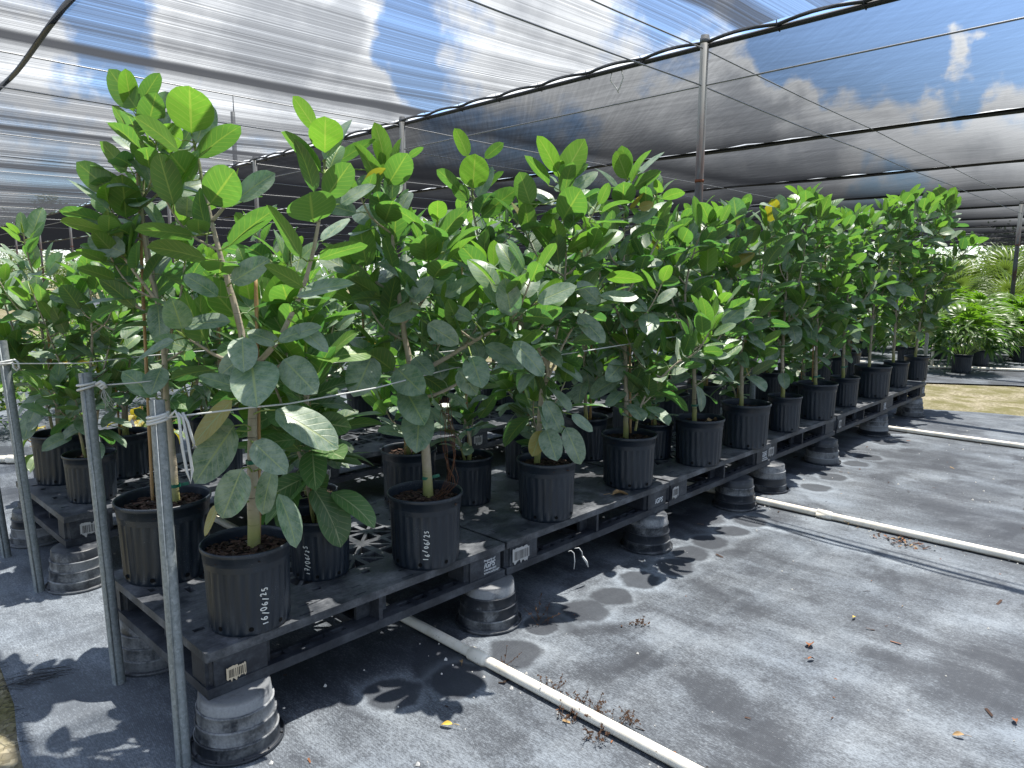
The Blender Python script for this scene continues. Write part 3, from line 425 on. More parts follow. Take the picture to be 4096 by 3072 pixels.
b=MB(); X_=BX(4.10,1.65)+.03; b.tube([(X_,1.62,2.985),(X_+.004,1.605,2.92),(X_+.008,1.64,2.85),(X_+.008,1.66,2.83)],.0055,6); b.tube([(X_,1.71,2.985),(X_+.004,1.73,2.92),(X_+.008,1.67,2.85),(X_+.008,1.65,2.815)],.0055,6)
tag(b.build('cable_tie',M['rope']),'white plastic tie hanging in a loop from the roof cable','cable tie')
# poles and wires
def pole(x,y,h,label,r=.030):
    t=empty('steel_pole',(x,y,0),label,'pole','poles that carry the shade roof')
    b=MB(); b.tube([(0,0,0),(0,0,h)],r,16); b.build('shaft',M['pole'],t)
    b=MB(); b.tube([(0,0,h-.055),(0,0,h-.02)],r+.006,16); b.tube([(r,0,h-.04),(r+.05,0,h-.02)],.007,6); b.build('cable_clamp',M['pole'],t)
    b=MB(); b.tube([(0,0,2.05),(0,0,2.07)],r+.003,16); b.build('rusty_band',mat_rust,t)
    return t
mat_rust=mat_simple('rust',(.16,.055,.03),.8,.2)
py=[.85+3.75*k for k in range(9)]
for k,y in enumerate(py):
    pole(BX(4.10,y),y,3.06,'tall grey steel pole rising behind the potted fig trees, nearest of its row' if k==0 else ('steel pole behind the tallest fig tops, second from the right in its row' if k==1 else '%s rusty pole of the row running off to the left'%ORD[k]))
pole(18.9,1.38,3.0,'far steel post at the right edge above the palms',.045)
for k in range(1,4): pole(17.4+k*.2,1.38+4.5*k,3.0,'distant steel post under the far roof, %s left of the right-hand post'%ORD[k-1],.035)
UP=empty('utility_pole',(32.5,66.,0),'faint utility pole beyond the shade cloth between the two tallest figs','pole')
b=MB(); b.tube([(0,0,0),(0,0,16.2)],[.24,.2],12); b.build('shaft',M['pole'],UP); b=MB(); b.tube([(.1,0,15.),(.1,0,17.6)],.05,8); b.build('top_rod',M['pole'],UP)
for k,y in enumerate(py[:7]):
    for j,z in enumerate((2.97,2.72)):
        b=MB(); b.tube([(x,y+.03*(x-4.1)*(1 if x>4.1 else .4),z+zsag(x*1.0+.45,.015)-(.0 if x>4 else .0)) for x in np.arange(-6,46.01,1.)],.0055 if k<2 else .006,5)
        tag(b.build('roof_wire',M['wire']),'%s grey wire running away along the rows from the %s pole'%(['upper','lower'][j],'tall' if k==0 else ORD[k]),'wire','wires running along the rows')
b=MB(); b.tube([(BX(4.10,y),y,2.72) for y in np.arange(-9,50,2.)],.006,6)
tag(b.build('roof_wire',M['wire']),'grey wire strung pole to pole below the laced roof cable','wire')

# ---------------------------------------------------------------- pallets
PL,PW=1.212,.82
def star_holes(cx,cy,w,h,k=.70):
    P=[(cx-w/2,cy-h/2),(cx,cy-h/2),(cx+w/2,cy-h/2),(cx+w/2,cy),(cx+w/2,cy+h/2),(cx,cy+h/2),(cx-w/2,cy+h/2),(cx-w/2,cy)]
    out=[]
    for i in range(8):
        a,b_=P[i],P[(i+1)%8]; g=((a[0]+b_[0]+cx)/3,(a[1]+b_[1]+cy)/3)
        out.append([(g[0]+(q[0]-g[0])*k,g[1]+(q[1]-g[1])*k) for q in (a,b_,(cx,cy))])
    return out
def rect(cx,cy,w,h): return [(cx-w/2,cy-h/2),(cx+w/2,cy-h/2),(cx+w/2,cy+h/2),(cx-w/2,cy+h/2)]
def deck_mb(solid):
    b=MB(); nx,ny=6,4; w,h=PL/nx,PW/ny; top=.14; bot=.112
    for i in range(nx):
        for j in range(ny):
            cx,cy=(i+.5)*w,(j+.5)*h; holes=[]
            inner= j in(1,2) and i in(0,1,2,3,4,5)
            if not solid:
                if j in(1,2) and i in(1,2,3,4): holes=star_holes(cx,cy,w-.012,h-.012)
                elif j in(0,3): holes=[rect(cx-.05,cy+(.06 if j==0 else -.06),.034,.018),rect(cx+.055,cy-.02,.038,.009),rect(cx+.03,cy-(.08 if j==0 else -.08),.05,.006)]
                else: holes=[rect(cx-.04,cy+.045,.022,.034),rect(cx+.05,cy-.045,.022,.05)]
            else:
                holes=[rect(cx-.05,cy+.03,.004,.05),rect(cx+.05,cy-.05,.045,.004)]
            b.poly_plate([(i*w,j*h),((i+1)*w,j*h),((i+1)*w,(j+1)*h),(i*w,(j+1)*h)],holes,bot,top)
    return b
def lower_mb():
    b=MB(); w,h=PL/2,PW/2
    for i in range(2):
        for j in range(2):
            x0,y0=i*w,j*h; ix0=x0+(.10 if i==0 else .07); ix1=x0+w-(.07 if i==0 else .10); iy0=y0+(.075 if j==0 else .045); iy1=y0+h-(.045 if j==0 else .075)
            hs=[[(ix0,iy0),(ix1,iy0),(ix1,iy1),(ix0,iy1)]]
            yy=y0+(.045 if j==0 else h-.045)
            for q in range(5): hs.append(rect(ix0+.06+q*.075,yy,.052,.026))
            b.poly_plate([(x0,y0),(x0+w,y0),(x0+w,y0+h),(x0,y0+h)],hs,.0,.030)
    return b
def rbox(w,d,h,r,seg=3,z0=0.):
    bm=bmesh.new(); bmesh.ops.create_cube(bm,size=1.); bmesh.ops.scale(bm,vec=(w,d,h),verts=bm.verts); bmesh.ops.translate(bm,vec=(0,0,z0+h/2),verts=bm.verts)
    es=[e for e in bm.edges if abs(e.verts[0].co.z-e.verts[1].co.z)>h*.5]
    bmesh.ops.bevel(bm,geom=es,offset=r,segments=seg,affect='EDGES'); es=[e for e in bm.edges if abs(e.verts[0].co.z-e.verts[1].co.z)<1e-5]
    me=bpy.data.meshes.new('block'); bm.to_mesh(me); bm.free(); me.materials.append(M['pallet']); me.polygons.foreach_set('use_smooth',[False]*len(me.polygons)); return me
block_corner=rbox(.20,.125,.0825,.018); block_mid=rbox(.125,.125,.0825,.055,6)
deck_open=deck_mb(False); deck_solid=deck_mb(True); low=lower_mb()
def text_mesh(s,size,mat,shear=0.,bold=0.,ext=.0006):
    c=bpy.data.curves.new('txt','FONT'); c.body=s; c.size=size; c.shear=shear; c.offset=bold; c.extrude=ext; c.resolution_u=3
    o=bpy.data.objects.new('txt',c); COL.objects.link(o); bpy.context.view_layer.update()
    me=bpy.data.meshes.new_from_object(o.evaluated_get(bpy.context.evaluated_depsgraph_get())); bpy.data.objects.remove(o)
    me.materials.clear(); me.materials.append(mat); return me
def barcode(parent,x,z,w,h,seed,mat):
    rr=random.Random(seed); b=MB(); n=16
    top=[(x+w*i/n,z+h-(rr.uniform(0,.16)*h if i not in(3,4,5,6,7,8,9) else rr.uniform(0,.05)*h)) for i in range(n+1)]
    bot=[(x+w*i/n,z+rr.uniform(0,.30)*h) for i in range(n+1)]
    v=[(p[0],0,p[1]) for p in bot]+[(p[0],0,p[1]) for p in top]
    f=[(i,i+1,n+1+i+1,n+1+i) for i in range(n)]
    b.add([(a,-.0028,c) for a,_,c in v],f,0)
    xx=x+w*.12
    while xx<x+w*.92:
        bw=rr.choice([.0012,.002,.003]); b.add([(xx,-.0034,z+h*.30),(xx+bw,-.0034,z+h*.30),(xx+bw,-.0034,z+h*.80),(xx,-.0034,z+h*.80)],[(0,1,2,3)],1); xx+=bw+rr.choice([.0016,.0024,.004])
    return b.build('barcode_sticker',[mat,M['ink']],parent,False)
PAL={}
def pallet(x,y,solid,label,group,code=None,logo=0,rz=0.,seed=0):
    t=empty('plastic_pallet',(x,y,H-.14),label,'pallet',group,rz)
    key='deck_s' if solid else 'deck_o'
    if key not in PAL:
        o=(deck_solid if solid else deck_open).build('deck',M['deck'],t,False); PAL[key]=o.data
    else: link('deck',PAL[key],t)
    if 'low' not in PAL: PAL['low']=low.build('bottom_frame',M['pallet'],t,False).data
    else: link('bottom_frame',PAL['low'],t)
    for i,bx in enumerate((.104,PL/2,PL-.104)):
        for j,by in enumerate((.0665,PW/2,PW-.0665)):
            link('block',block_corner if (i!=1 and j!=1) else block_mid,t,(bx,by,.0298))
    if code: barcode(t,code[0],.028,code[1],code[2],seed,code[3])
    if logo:
        me=PAL.get('logo')
        rows=[('Property of',.013,.20,.0002,.092),('iGPS',.031,.25,.0007,.066),('1-800-884-0225',.0105,.15,.0002,.053),('WWW.iGPS.NET',.0115,.15,.0002,.040)] if logo==1 else [('iGPS',.036,.22,.0009,.050)]
        for s,sz,sh,bo,z in rows:
            k=(s,sz)
            if k not in PAL: PAL[k]=text_mesh(s,sz,M['print'],sh,bo)
            o=link('lettering',PAL[k],t,(PL-(.115 if logo==1 else .125),.0022,z)); o.rotation_euler=(R(90),0,0)
    return t
g1='pallets in the aisle-side row'
offs=[(0,0.,False),(1.225,.0,True),(2.46,.012,False),(3.66,.045,False),(4.93,.055,False),(6.17,.075,False)]
codes=[(.055,.060,.050,M['tan']),(.03,.10,.075,M['paper']),(.03,.06,.07,M['paper']),(.05,.08,.07,M['paper']),(.03,.06,.07,M['paper']),None]
labs=['near black plastic pallet with torn tan barcode sticker at its front corner','second pallet along the aisle with solid deck and large white barcode','third pallet along the aisle with scuffed white sticker beside the second','fourth pallet along the aisle, over two close risers','fifth pallet along the aisle, before the last one','last pallet at the far end of the aisle row']
for i,(x,y,s) in enumerate(offs): pallet(x,y,s,labs[i],g1,codes[i],[1,2,1,0,1,1][i],seed=i+3)
g2='pallets in the second row'
for i in range(6):
    pallet(.076+i*1.235,1.613+.02*i,False,'sunlit pallet at the left behind the rope posts with torn white barcode' if i==0 else '%s pallet of the second row, behind the aisle-side plants'%ORD[i],g2,(.06,.075,.07,M['paper']) if i==0 else (.05,.08,.07,M['paper']),1 if i else 0,seed=30+i)
# risers: stepped stacks of upturned nursery pots
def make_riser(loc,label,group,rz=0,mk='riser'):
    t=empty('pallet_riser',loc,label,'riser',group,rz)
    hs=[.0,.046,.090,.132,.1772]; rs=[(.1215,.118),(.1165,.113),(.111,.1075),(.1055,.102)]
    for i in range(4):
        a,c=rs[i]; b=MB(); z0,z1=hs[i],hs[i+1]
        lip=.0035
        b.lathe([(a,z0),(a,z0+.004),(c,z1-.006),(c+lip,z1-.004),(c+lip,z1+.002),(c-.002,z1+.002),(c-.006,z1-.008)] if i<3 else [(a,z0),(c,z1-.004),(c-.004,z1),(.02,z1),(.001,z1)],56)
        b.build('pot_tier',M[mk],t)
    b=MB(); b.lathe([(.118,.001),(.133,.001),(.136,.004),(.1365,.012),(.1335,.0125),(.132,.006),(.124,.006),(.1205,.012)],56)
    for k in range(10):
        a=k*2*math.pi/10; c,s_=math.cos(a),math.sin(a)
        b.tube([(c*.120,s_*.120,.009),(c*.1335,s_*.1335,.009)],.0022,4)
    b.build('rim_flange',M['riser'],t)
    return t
rg_='stacked pot risers under the aisle-side pallets'
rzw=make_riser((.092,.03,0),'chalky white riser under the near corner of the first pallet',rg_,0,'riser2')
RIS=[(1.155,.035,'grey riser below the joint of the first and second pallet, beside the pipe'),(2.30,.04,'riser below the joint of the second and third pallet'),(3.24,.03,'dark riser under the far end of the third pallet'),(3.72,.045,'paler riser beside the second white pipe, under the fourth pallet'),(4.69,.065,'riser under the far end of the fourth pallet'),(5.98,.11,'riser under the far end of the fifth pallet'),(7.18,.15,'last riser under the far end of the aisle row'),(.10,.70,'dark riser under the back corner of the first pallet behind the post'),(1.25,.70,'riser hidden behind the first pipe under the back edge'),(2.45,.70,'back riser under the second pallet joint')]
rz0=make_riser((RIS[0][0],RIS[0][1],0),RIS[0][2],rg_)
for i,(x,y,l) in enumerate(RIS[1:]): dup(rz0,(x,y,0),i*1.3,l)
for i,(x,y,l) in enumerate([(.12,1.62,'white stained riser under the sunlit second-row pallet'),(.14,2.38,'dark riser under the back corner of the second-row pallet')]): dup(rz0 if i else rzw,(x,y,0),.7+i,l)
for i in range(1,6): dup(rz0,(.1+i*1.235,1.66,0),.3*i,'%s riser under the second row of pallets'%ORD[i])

# ---------------------------------------------------------------- posts and ropes
def post(p0,p1,label,r=.0205):
    p0=Vector(p0);p1=Vector(p1); t=empty('support_post',p0,label,'post','short galvanised posts that hold the ropes')
    d=p1-p0; b=MB(); n=10
    b.tube([(0,0,-.02),d],r,n,caps=False); 
    ax=d.normalized(); b.tube([d,d-ax*.06],r*.86,n,caps=False); o=b.build('tube',M['galv'],t); o.data.polygons.foreach_set('use_smooth',[True]*len(o.data.polygons))
    s=ax.orthogonal().normalized(); q=Vector((-.62,-.78,0)); q=(q-ax*q.dot(ax)).normalized()
    b=MB(); b.tube([q*(r*1.0),d+q*(r*1.0)],.0028,4); b.build('weld_seam',M['galv'],t)
    return t,d
P1=((-.072,.02,0),(-.022,.17,1.033)); P2=((-.048,.612,0),(-.02,.80,1.049)); P3=((-.031,1.645,0),(-.04,1.85,1.092)); P4=((-.034,2.214,0),(-.053,2.42,1.09))
post(*P1,'front galvanised post leaning beside the first potted tree, rope tied near its top'); post(*P2,'second galvanised post from the front with knotted frayed rope'); post(*P3,'galvanised post at the left edge of the photo before the sunlit pallet'); post(*P4,'leftmost galvanised post cut by the left edge of the photo')
for x,y,l in [(4.298,.45,'short galvanised post among the pots of the fourth pallet'),(8.946,.50,'short galvanised post past the far end of the aisle row')]: post((x,y,0),(x-.01,y,1.05),l)
def wraps(b,P,zs,r=.0275,rr=.0042):
    a=Vector(P[0]);d=Vector(P[1])-a
    for z,tilt in zs:
        c=a+d*(z/d.z); b.tube([(c.x+r*math.cos(k*math.pi/9),c.y+r*math.sin(k*math.pi/9),z+tilt*math.cos(k*math.pi/9+.6)) for k in range(19)],rr,6,caps=False)
b=MB(); pr=[(-.02,.14,.985),(.09,.09,.992),(.20,.068,.995),(.32,.06,.992),(.675,.10,.998),(1.06,.13,1.03),(1.795,.15,1.03),(2.7,.22,1.04),(4.29,.42,1.03)]
b.tube(pr,.0027,6); t=b.build('rope',M['rope']); tag(t,'white rope from the front post along the aisle-side trees','rope')
b=MB(); wraps(b,P1,[(.990,.006),(.982,.008),(.974,.007)]); 
b.tube([(-.005,.125,.99),(.005,.115,1.005),(.012,.11,.985),(.015,.108,.90),(.022,.105,.83),(.030,.102,.795),(.036,.10,.83),(.030,.105,.92),(.022,.11,.985),(.012,.118,.998)],.0042,7)
b.tube([(.024,.112,.998),(.034,.105,.97),(.040,.10,.93),(.046,.10,.905)],.004,7)
for q in range(5): b.tube([(.046,.10,.905),(.046+.004*(q-2),.10,.892)],.0007,3)
b.build('knot',M['rope'],t)
b=MB(); b.tube([(-.025,.78,1.005),(.12,.72,1.01),(.5,.66,1.02),(1.5,.6,1.03),(4.29,.47,1.03)],.0025,6); t=b.build('rope',M['rope']); tag(t,'thin rope from the second post along the back trees','rope')
b=MB(); wraps(b,P2,[(1.012,.004),(1.0,.008)]); rr=random.Random(2)
b.tube([(.0,.765,1.01),(.012,.755,1.02),(.024,.75,1.008),(.014,.752,.996),(.006,.758,1.004),(.02,.748,1.014),(.026,.748,.998)],.0062,7)
for q in range(9): b.tube([(.018,.75,1.0),(.02+rr.uniform(-.012,.012),.75,.97),(.022+rr.uniform(-.02,.03),.75,.95-rr.uniform(0,.05))],.0009,3)
b.build('knot',M['rope'],t)
b=MB(); b.tube([(-.10,1.83,1.0),(-.062,1.80,.998),(.198,1.65,.99),(.45,1.72,.992),(1.5,1.8,1.0),(7,1.9,1.0)],.0027,6); t=b.build('rope',M['rope']); tag(t,'white rope looped on the left-edge post along the second row','rope')
b=MB(); wraps(b,P3,[(1.003,.004),(.992,.004)]); b.tube([(-.022,1.80,1.005),(-.012,1.79,1.012),(.0,1.785,1.0),(.002,1.785,.975),(-.008,1.787,.965),(-.018,1.79,.978),(-.018,1.795,1.0)],.0045,7); b.build('knot',M['rope'],t)

# ---------------------------------------------------------------- pipes
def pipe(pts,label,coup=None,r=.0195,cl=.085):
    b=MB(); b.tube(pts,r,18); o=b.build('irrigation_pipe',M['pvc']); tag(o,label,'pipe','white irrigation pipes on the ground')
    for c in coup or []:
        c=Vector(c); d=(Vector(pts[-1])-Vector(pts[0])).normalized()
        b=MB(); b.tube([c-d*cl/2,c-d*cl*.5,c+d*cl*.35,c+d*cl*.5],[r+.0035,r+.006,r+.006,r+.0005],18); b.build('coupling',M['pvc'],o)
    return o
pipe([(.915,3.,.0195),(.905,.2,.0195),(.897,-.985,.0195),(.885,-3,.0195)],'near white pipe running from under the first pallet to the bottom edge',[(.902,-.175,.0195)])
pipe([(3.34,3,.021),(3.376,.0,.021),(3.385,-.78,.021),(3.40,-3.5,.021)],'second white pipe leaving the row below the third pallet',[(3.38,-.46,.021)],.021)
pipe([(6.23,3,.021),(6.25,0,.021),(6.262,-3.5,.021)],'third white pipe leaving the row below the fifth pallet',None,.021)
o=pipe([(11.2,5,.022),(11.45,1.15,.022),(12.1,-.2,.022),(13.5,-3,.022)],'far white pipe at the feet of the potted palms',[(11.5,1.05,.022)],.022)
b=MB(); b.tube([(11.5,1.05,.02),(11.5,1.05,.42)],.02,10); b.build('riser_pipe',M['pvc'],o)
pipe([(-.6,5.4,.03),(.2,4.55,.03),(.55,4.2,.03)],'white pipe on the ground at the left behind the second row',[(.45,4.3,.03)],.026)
# ---------------------------------------------------------------- leaves
NT_,NS_=11,5
TT=np.linspace(0,1,NT_); SS=np.linspace(-1,1,NS_)
def wprof(a=.86,e=.5):
    tt=TT**a; return np.maximum(.012,(np.clip(1-(2*tt-1)**2,0,1))**e)
WP=wprof(.88,.60); WPL=wprof(.95,.75)
LFACES=[(i*NS_+j,i*NS_+j+1,(i+1)*NS_+j+1,(i+1)*NS_+j) for i in range(NT_-1) for j in range(NS_-1)]
def leaf(mb,B,D,N,L,W,tone,rr,droop=.5,fold=.18,wave=.02,prof=None):
    D=D.normalized(); N=(N-D*N.dot(D)); N=N.normalized() if N.length>1e-6 else D.orthogonal().normalized(); S=D.cross(N)
    prof=WP if prof is None else prof
    ang=droop*TT**1.3; dt=L/(NT_-1)
    cx=np.concatenate([[0],np.cumsum(np.cos((ang[1:]+ang[:-1])/2)*dt)]); cz=np.concatenate([[0],-np.cumsum(np.sin((ang[1:]+ang[:-1])/2)*dt)])
    ph=rr.uniform(0,6.3); tw=rr.uniform(-.35,.35)
    X=np.repeat(cx[:,None],NS_,1); hw=(W/2)*prof
    asym=1+rr.uniform(-.06,.06)*np.sign(SS)
    Yl=hw[:,None]*SS[None,:]*asym[None,:]
    Zl=cz[:,None]+np.abs(Yl)*fold+wave*L*np.sin(7*TT[:,None]+ph+SS[None,:]*1.3)*np.abs(SS)[None,:]+Yl*np.sin(tw*TT)[:,None]
    Bv=np.array(B);P=Bv[None,None,:]+X[:,:,None]*np.array(D)+Yl[:,:,None]*np.array(S)+Zl[:,:,None]*np.array(N)
    lf=[(float(TT[i]),float(SS[j]),0.) for i in range(NT_) for j in range(NS_)]
    mb.add(P.reshape(-1,3).tolist(),LFACES,0,lf,tone)
def curve_pts(pts,step=.03):
    pts=[Vector(p) for p in pts]; out=[]
    for i in range(len(pts)-1):
        p0=pts[max(i-1,0)];p1=pts[i];p2=pts[i+1];p3=pts[min(i+2,len(pts)-1)]
        n=max(1,int((p2-p1).length/step))
        for k in range(n):
            t=k/n; out.append(.5*((2*p1)+(p2-p0)*t+(2*p0-5*p1+4*p2-p3)*t*t+(3*p1-p0-3*p2+p3)*t**3))
    out.append(pts[-1]); return out
GA=2.39996
def foliate(mb,pts,rr,start,Ls,gap,az0,keep=1.,tipyoung=True,wk=.54,rosette=True):
    """leaves in a spiral up a stem, petioles included"""
    n=len(pts); acc=[0.]
    for i in range(1,n): acc.append(acc[-1]+(pts[i]-pts[i-1]).length)
    T=acc[-1]; s=start; k=0; az=az0
    while s<=T:
        i=max(j for j in range(n) if acc[j]<=s+1e-9); i=min(i,n-2); f=(s-acc[i])/max(1e-6,acc[i+1]-acc[i]); p=pts[i].lerp(pts[i+1],min(1,f))
        up=(pts[i+1]-pts[i]).normalized(); up=(up*.65+Vector((0,0,.35))).normalized()
        d=T-s
        az+=GA+rr.uniform(-.35,.35)
        o=up.orthogonal().normalized(); o=Matrix.Rotation(az,3,up)@o
        el=R(72) if d<.02 else (R(56) if d<.06 else (R(50) if d<.13 else (R(40) if d<.3 else (R(22) if d<.6 else R(-16)))))
        el+=rr.gauss(0,.24)
        D=o*math.cos(el)+up*math.sin(el); N=up*math.cos(el)-o*math.sin(el)
        N=Matrix.Rotation(rr.gauss(0,.38),3,D)@N
        D=(D+Vector((0,0,-.10 if d>.35 else 0))).normalized()
        L=Ls*rr.uniform(.72,1.15)*(.62 if d<.02 else (.84 if d<.06 else 1.)); pl=L*rr.uniform(.18,.32)
        if rr.random()<keep:
            yo=max(0.,min(1.,(1.-d/.16)+rr.uniform(-.25,.2))) if tipyoung else rr.random()*.3
            ye=rr.uniform(.5,.9) if rr.random()<.004 else 0.
            tone=(yo,ye,rr.random(),1.)
            b0=p+o*.004; q=b0+(o*.7+D*.5).normalized()*pl
            mb.tube([b0,b0.lerp(q,.55)+up*.004,q],[.0028,.0022,.0019],4,0,False,(-.5,0.,0.),tone)
            leaf(mb,q,D,N,L,L*wk*rr.uniform(.80,1.16),tone,rr,droop=rr.uniform(.05,.75) if el>.6 else rr.uniform(.1,.9),fold=rr.uniform(.05,.28),wave=rr.uniform(.005,.026))
        s+=gap*rr.uniform(.75,1.25)*(.42 if d<.10 else 1.); k+=1
    # furled sheath at the growing tip
    if rosette:
        u=(pts[-1]-pts[-2]).normalized(); mb.tube([pts[-1],pts[-1]+u*.03,pts[-1]+u*.055],[.006,.0045,.0008],5,0,False,(-.5,0,0),(1.,0,.5,1.))
def side_branches(pts,rr,nb,f0=.35,f1=.85,l0=.16,l1=.36):
    out=[]
    n=len(pts)
    for k in range(nb):
        i=int(n*(f0+(f1-f0)*(k+rr.random()*.8)/nb)); i=min(max(i,1),n-2)
        up=(pts[i+1]-pts[i]).normalized(); a=k*GA+rr.uniform(-.4,.4); o=Matrix.Rotation(a,3,Vector((0,0,1)))@Vector((1,0,0))
        L=rr.uniform(l0,l1); p=pts[i]; q=p+(o*.72+Vector((0,0,.45)))*L*.5; e=q+(o*.45+Vector((0,0,.85)))*L*.55
        out.append(curve_pts([p,q,e]))
    return out

# ---------------------------------------------------------------- pots
POT_H=.255
def flute(a,z):
    if .014<z<.199: 
        k=math.sin(a*26); return 1-.020*max(-1,min(1,k*2.2))
    return 1.
def pot_mesh(holes=True):
    b=MB(); pr=[(.004,.0),(.114,.0),(.1175,.004),(.118,.013),(.1182,.0145),(.1195,.06),(.1208,.12),(.1228,.197),(.1232,.200),(.1238,.203),(.1258,.205),(.1262,.217),(.1280,.219),(.1296,.246),(.1338,.2465),(.1348,.250),(.1348,.258),(.1328,.261),(.1298,.2595),(.1288,.250),(.1265,.20)]
    b.lathe(pr,104,0,flute)
    for k in range(8):
        a=k*math.pi/4+.35; c,s=math.cos(a),math.sin(a); t=Vector((-s,c,0)); o=Vector((c,s,0))*.1212
        v=[o+Vector((0,0,.024))+t*.0075*math.cos(j*math.pi/5)+Vector((0,0,.0075*math.sin(j*math.pi/5))) for j in range(10)]
        b.add(v,[tuple(range(10))],1)
    return b
def soil_mb(seed,chips):
    rr=random.Random(seed); b=MB(); n=36; rings=7; vs=[(0,0,.226)];fs=[]
    for i in range(1,rings+1):
        for k in range(n):
            r=.1278*i/rings; a=2*math.pi*k/n; vs.append((r*math.cos(a),r*math.sin(a),.222+rr.uniform(-.004,.006)-(.004 if i==rings else 0)))
    for k in range(n): fs.append((0,1+k,1+(k+1)%n))
    for i in range(rings-1):
        for k in range(n):
            a=1+i*n+k;c=1+i*n+(k+1)%n; fs.append((a,a+n,c+n,c))
    b.add(vs,fs,0)
    for _ in range(chips):
        r=.122*math.sqrt(rr.random()); a=rr.uniform(0,6.3); x,y=r*math.cos(a),r*math.sin(a); z=.2275+rr.uniform(-.002,.004); w=rr.uniform(.003,.012); l=w*rr.uniform(1.2,3.); h=rr.uniform(.001,.003); th=rr.uniform(0,6.3); ti=rr.uniform(-.5,.5)
        m=Matrix.Translation((x,y,z))@Matrix.Rotation(th,4,'Z')@Matrix.Rotation(ti,4,'X')
        b.add([m@Vector(q) for q in [(-l/2,-w/2,0),(l/2,-w/2*.7,0),(l/2,w/2,0),(-l/2,w/2*.8,0),(-l/2,-w/2,h),(l/2,-w/2*.7,h),(l/2,w/2,h),(-l/2,w/2*.8,h)]],[(3,2,1,0),(4,5,6,7),(0,1,5,4),(1,2,6,5),(2,3,7,6),(3,0,4,7)],1)
    return b
CACHE={}
def add_pot(t,seed,near=False,s=1.):
    if 'pot' not in CACHE: CACHE['pot']=pot_mesh().build('pot',[M['pot'],M['hole']],t).data
    else: link('pot',CACHE['pot'],t).rotation_euler=(0,0,seed*.37)
    S=(s,s,1+(s-1)*.45)
    key=('soil',near,seed%3)
    if key not in CACHE: CACHE[key]=soil_mb(seed,420 if near else 110).build('soil',[M['soil'],M['chip']],t,False).data
    else: link('soil',CACHE[key],t).rotation_euler=(0,0,seed*1.1)
    for c in t.children: c.scale=S
def stem_radius(pts,r0,r1): n=len(pts); return [r0+(r1-r0)*(i/(n-1))**.8 for i in range(n)]
def bumpy(pts,rr,a=.0025): return [p+Vector((rr.uniform(-a,a),rr.uniform(-a,a),0)) for p in pts]
def stake_mb(pts,r=.0058):
    b=MB(); P=curve_pts(pts,.05); rs=[r*(1.22 if i%4==2 else 1.) for i in range(len(P))]; b.tube(P,rs,8); return b
def tie(t,p,r,mat,seed):
    rr=random.Random(seed); b=MB(); p=Vector(p)
    ring=[p+Vector((r*math.cos(a),r*math.sin(a)*.8,rr.uniform(-.001,.001))) for a in np.linspace(0,2*math.pi,13)]
    vs=[];fs=[]
    for q in ring: vs+=[q+Vector((0,0,-.006)),q+Vector((0,0,.006))]
    for i in range(12): fs.append((2*i,2*i+2,2*i+3,2*i+1))
    e=p+Vector((r,-r*.3,0)); vs2=[e+Vector((0,0,.006)),e+Vector((.02,-.012,.010)),e+Vector((.022,-.014,-.002)),e+Vector((0,0,-.006))]
    b.add(vs,fs); b.add(vs2,[(0,1,2,3)]); b.build('tie',mat,t,False)

# ---------------------------------------------------------------- the measured trees of the front row
KEEP={'A':.40,'C':.60,'B':.9,'T3':.95}
LAB={'A':'fig tree with forked pale trunk in the front corner pot dated 16/06/25','B':'fig tree in the second aisle-edge pot marked 16/06/25, one long branch reaching right','C':'tall fig tree tied to a bamboo stake in the pot right behind the front post','T3':'third fig tree along the aisle edge, two upright tips and leaves hanging over the rim','T4':'fourth fig tree along the aisle, slim single tip, beside a dead curled leaf','T5':'fifth fig tree along the aisle, pot with pale dry leaf on its soil','T6':'sixth fig tree along the aisle, pot near the short grey post','T7':'seventh fig tree along the aisle, small pot half hidden by the sixth','T8':'eighth fig tree along the aisle with twin bare trunks','T9':'ninth fig tree along the aisle, narrow pot','T10':'tenth fig tree along the aisle edge','T11':'eleventh fig tree along the aisle edge, second from the far end','T12':'last fig tree at the far end of the aisle row, tallest tip beside the palms'}
GF='potted fig trees along the aisle edge'
DIG={'0':[[(.5,1),(.2,.75),(.2,.3),(.5,0),(.8,.3),(.8,.75),(.5,1)]],'1':[[(.45,1),(.45,0)]],'2':[[(.15,.8),(.4,1),(.7,.85),(.65,.55),(.2,.0),(.85,.05)]],'5':[[(.85,1),(.3,1),(.25,.6),(.6,.62),(.8,.35),(.6,.05),(.15,.08)]],'6':[[(.75,1),(.35,.75),(.15,.3),(.3,.02),(.65,.02),(.85,.25),(.65,.48),(.3,.42),(.17,.25)]],'7':[[(.15,1),(.8,1),(.45,.0)],[(.25,.5),(.7,.5)]],'/':[[(.8,1.05),(.2,-.05)]]}
def handwriting(t,s,theta,z0,z1,gw,k):
    """marker digits running up the side of a pot"""
    b=MB(); n=len(s); st=(z1-z0)/n; rj=random.Random(int(theta*100)); lean=rj.uniform(-.12,.2)
    for i,ch in enumerate(s):
        jx,jy,js=rj.uniform(-.10,.10),rj.uniform(-.22,.22),rj.uniform(.82,1.18)
        for line in DIG[ch]:
            pts=curve_pts([((p[0]-.5)*js+.5+jx+lean*p[1]+rj.uniform(-.02,.02),(p[1]-.5)*js+.5+jy+rj.uniform(-.02,.02),0) for p in line],.12)
            w=[]
            for p in pts:
                z=z0+(i+.1+.72*p[0])*st; side=(.5-p[1])*gw; rad=(.118+(z/.197)*.0048+.0026)*k
                a=theta+side/rad; w.append((rad*math.cos(a),rad*math.sin(a),z))
            b.tube(w,[.0015+.0005*abs(math.sin(q*1.3+i)) for q in range(len(w))],5)
    b.build('handwritten_date',M['chalk'],t)
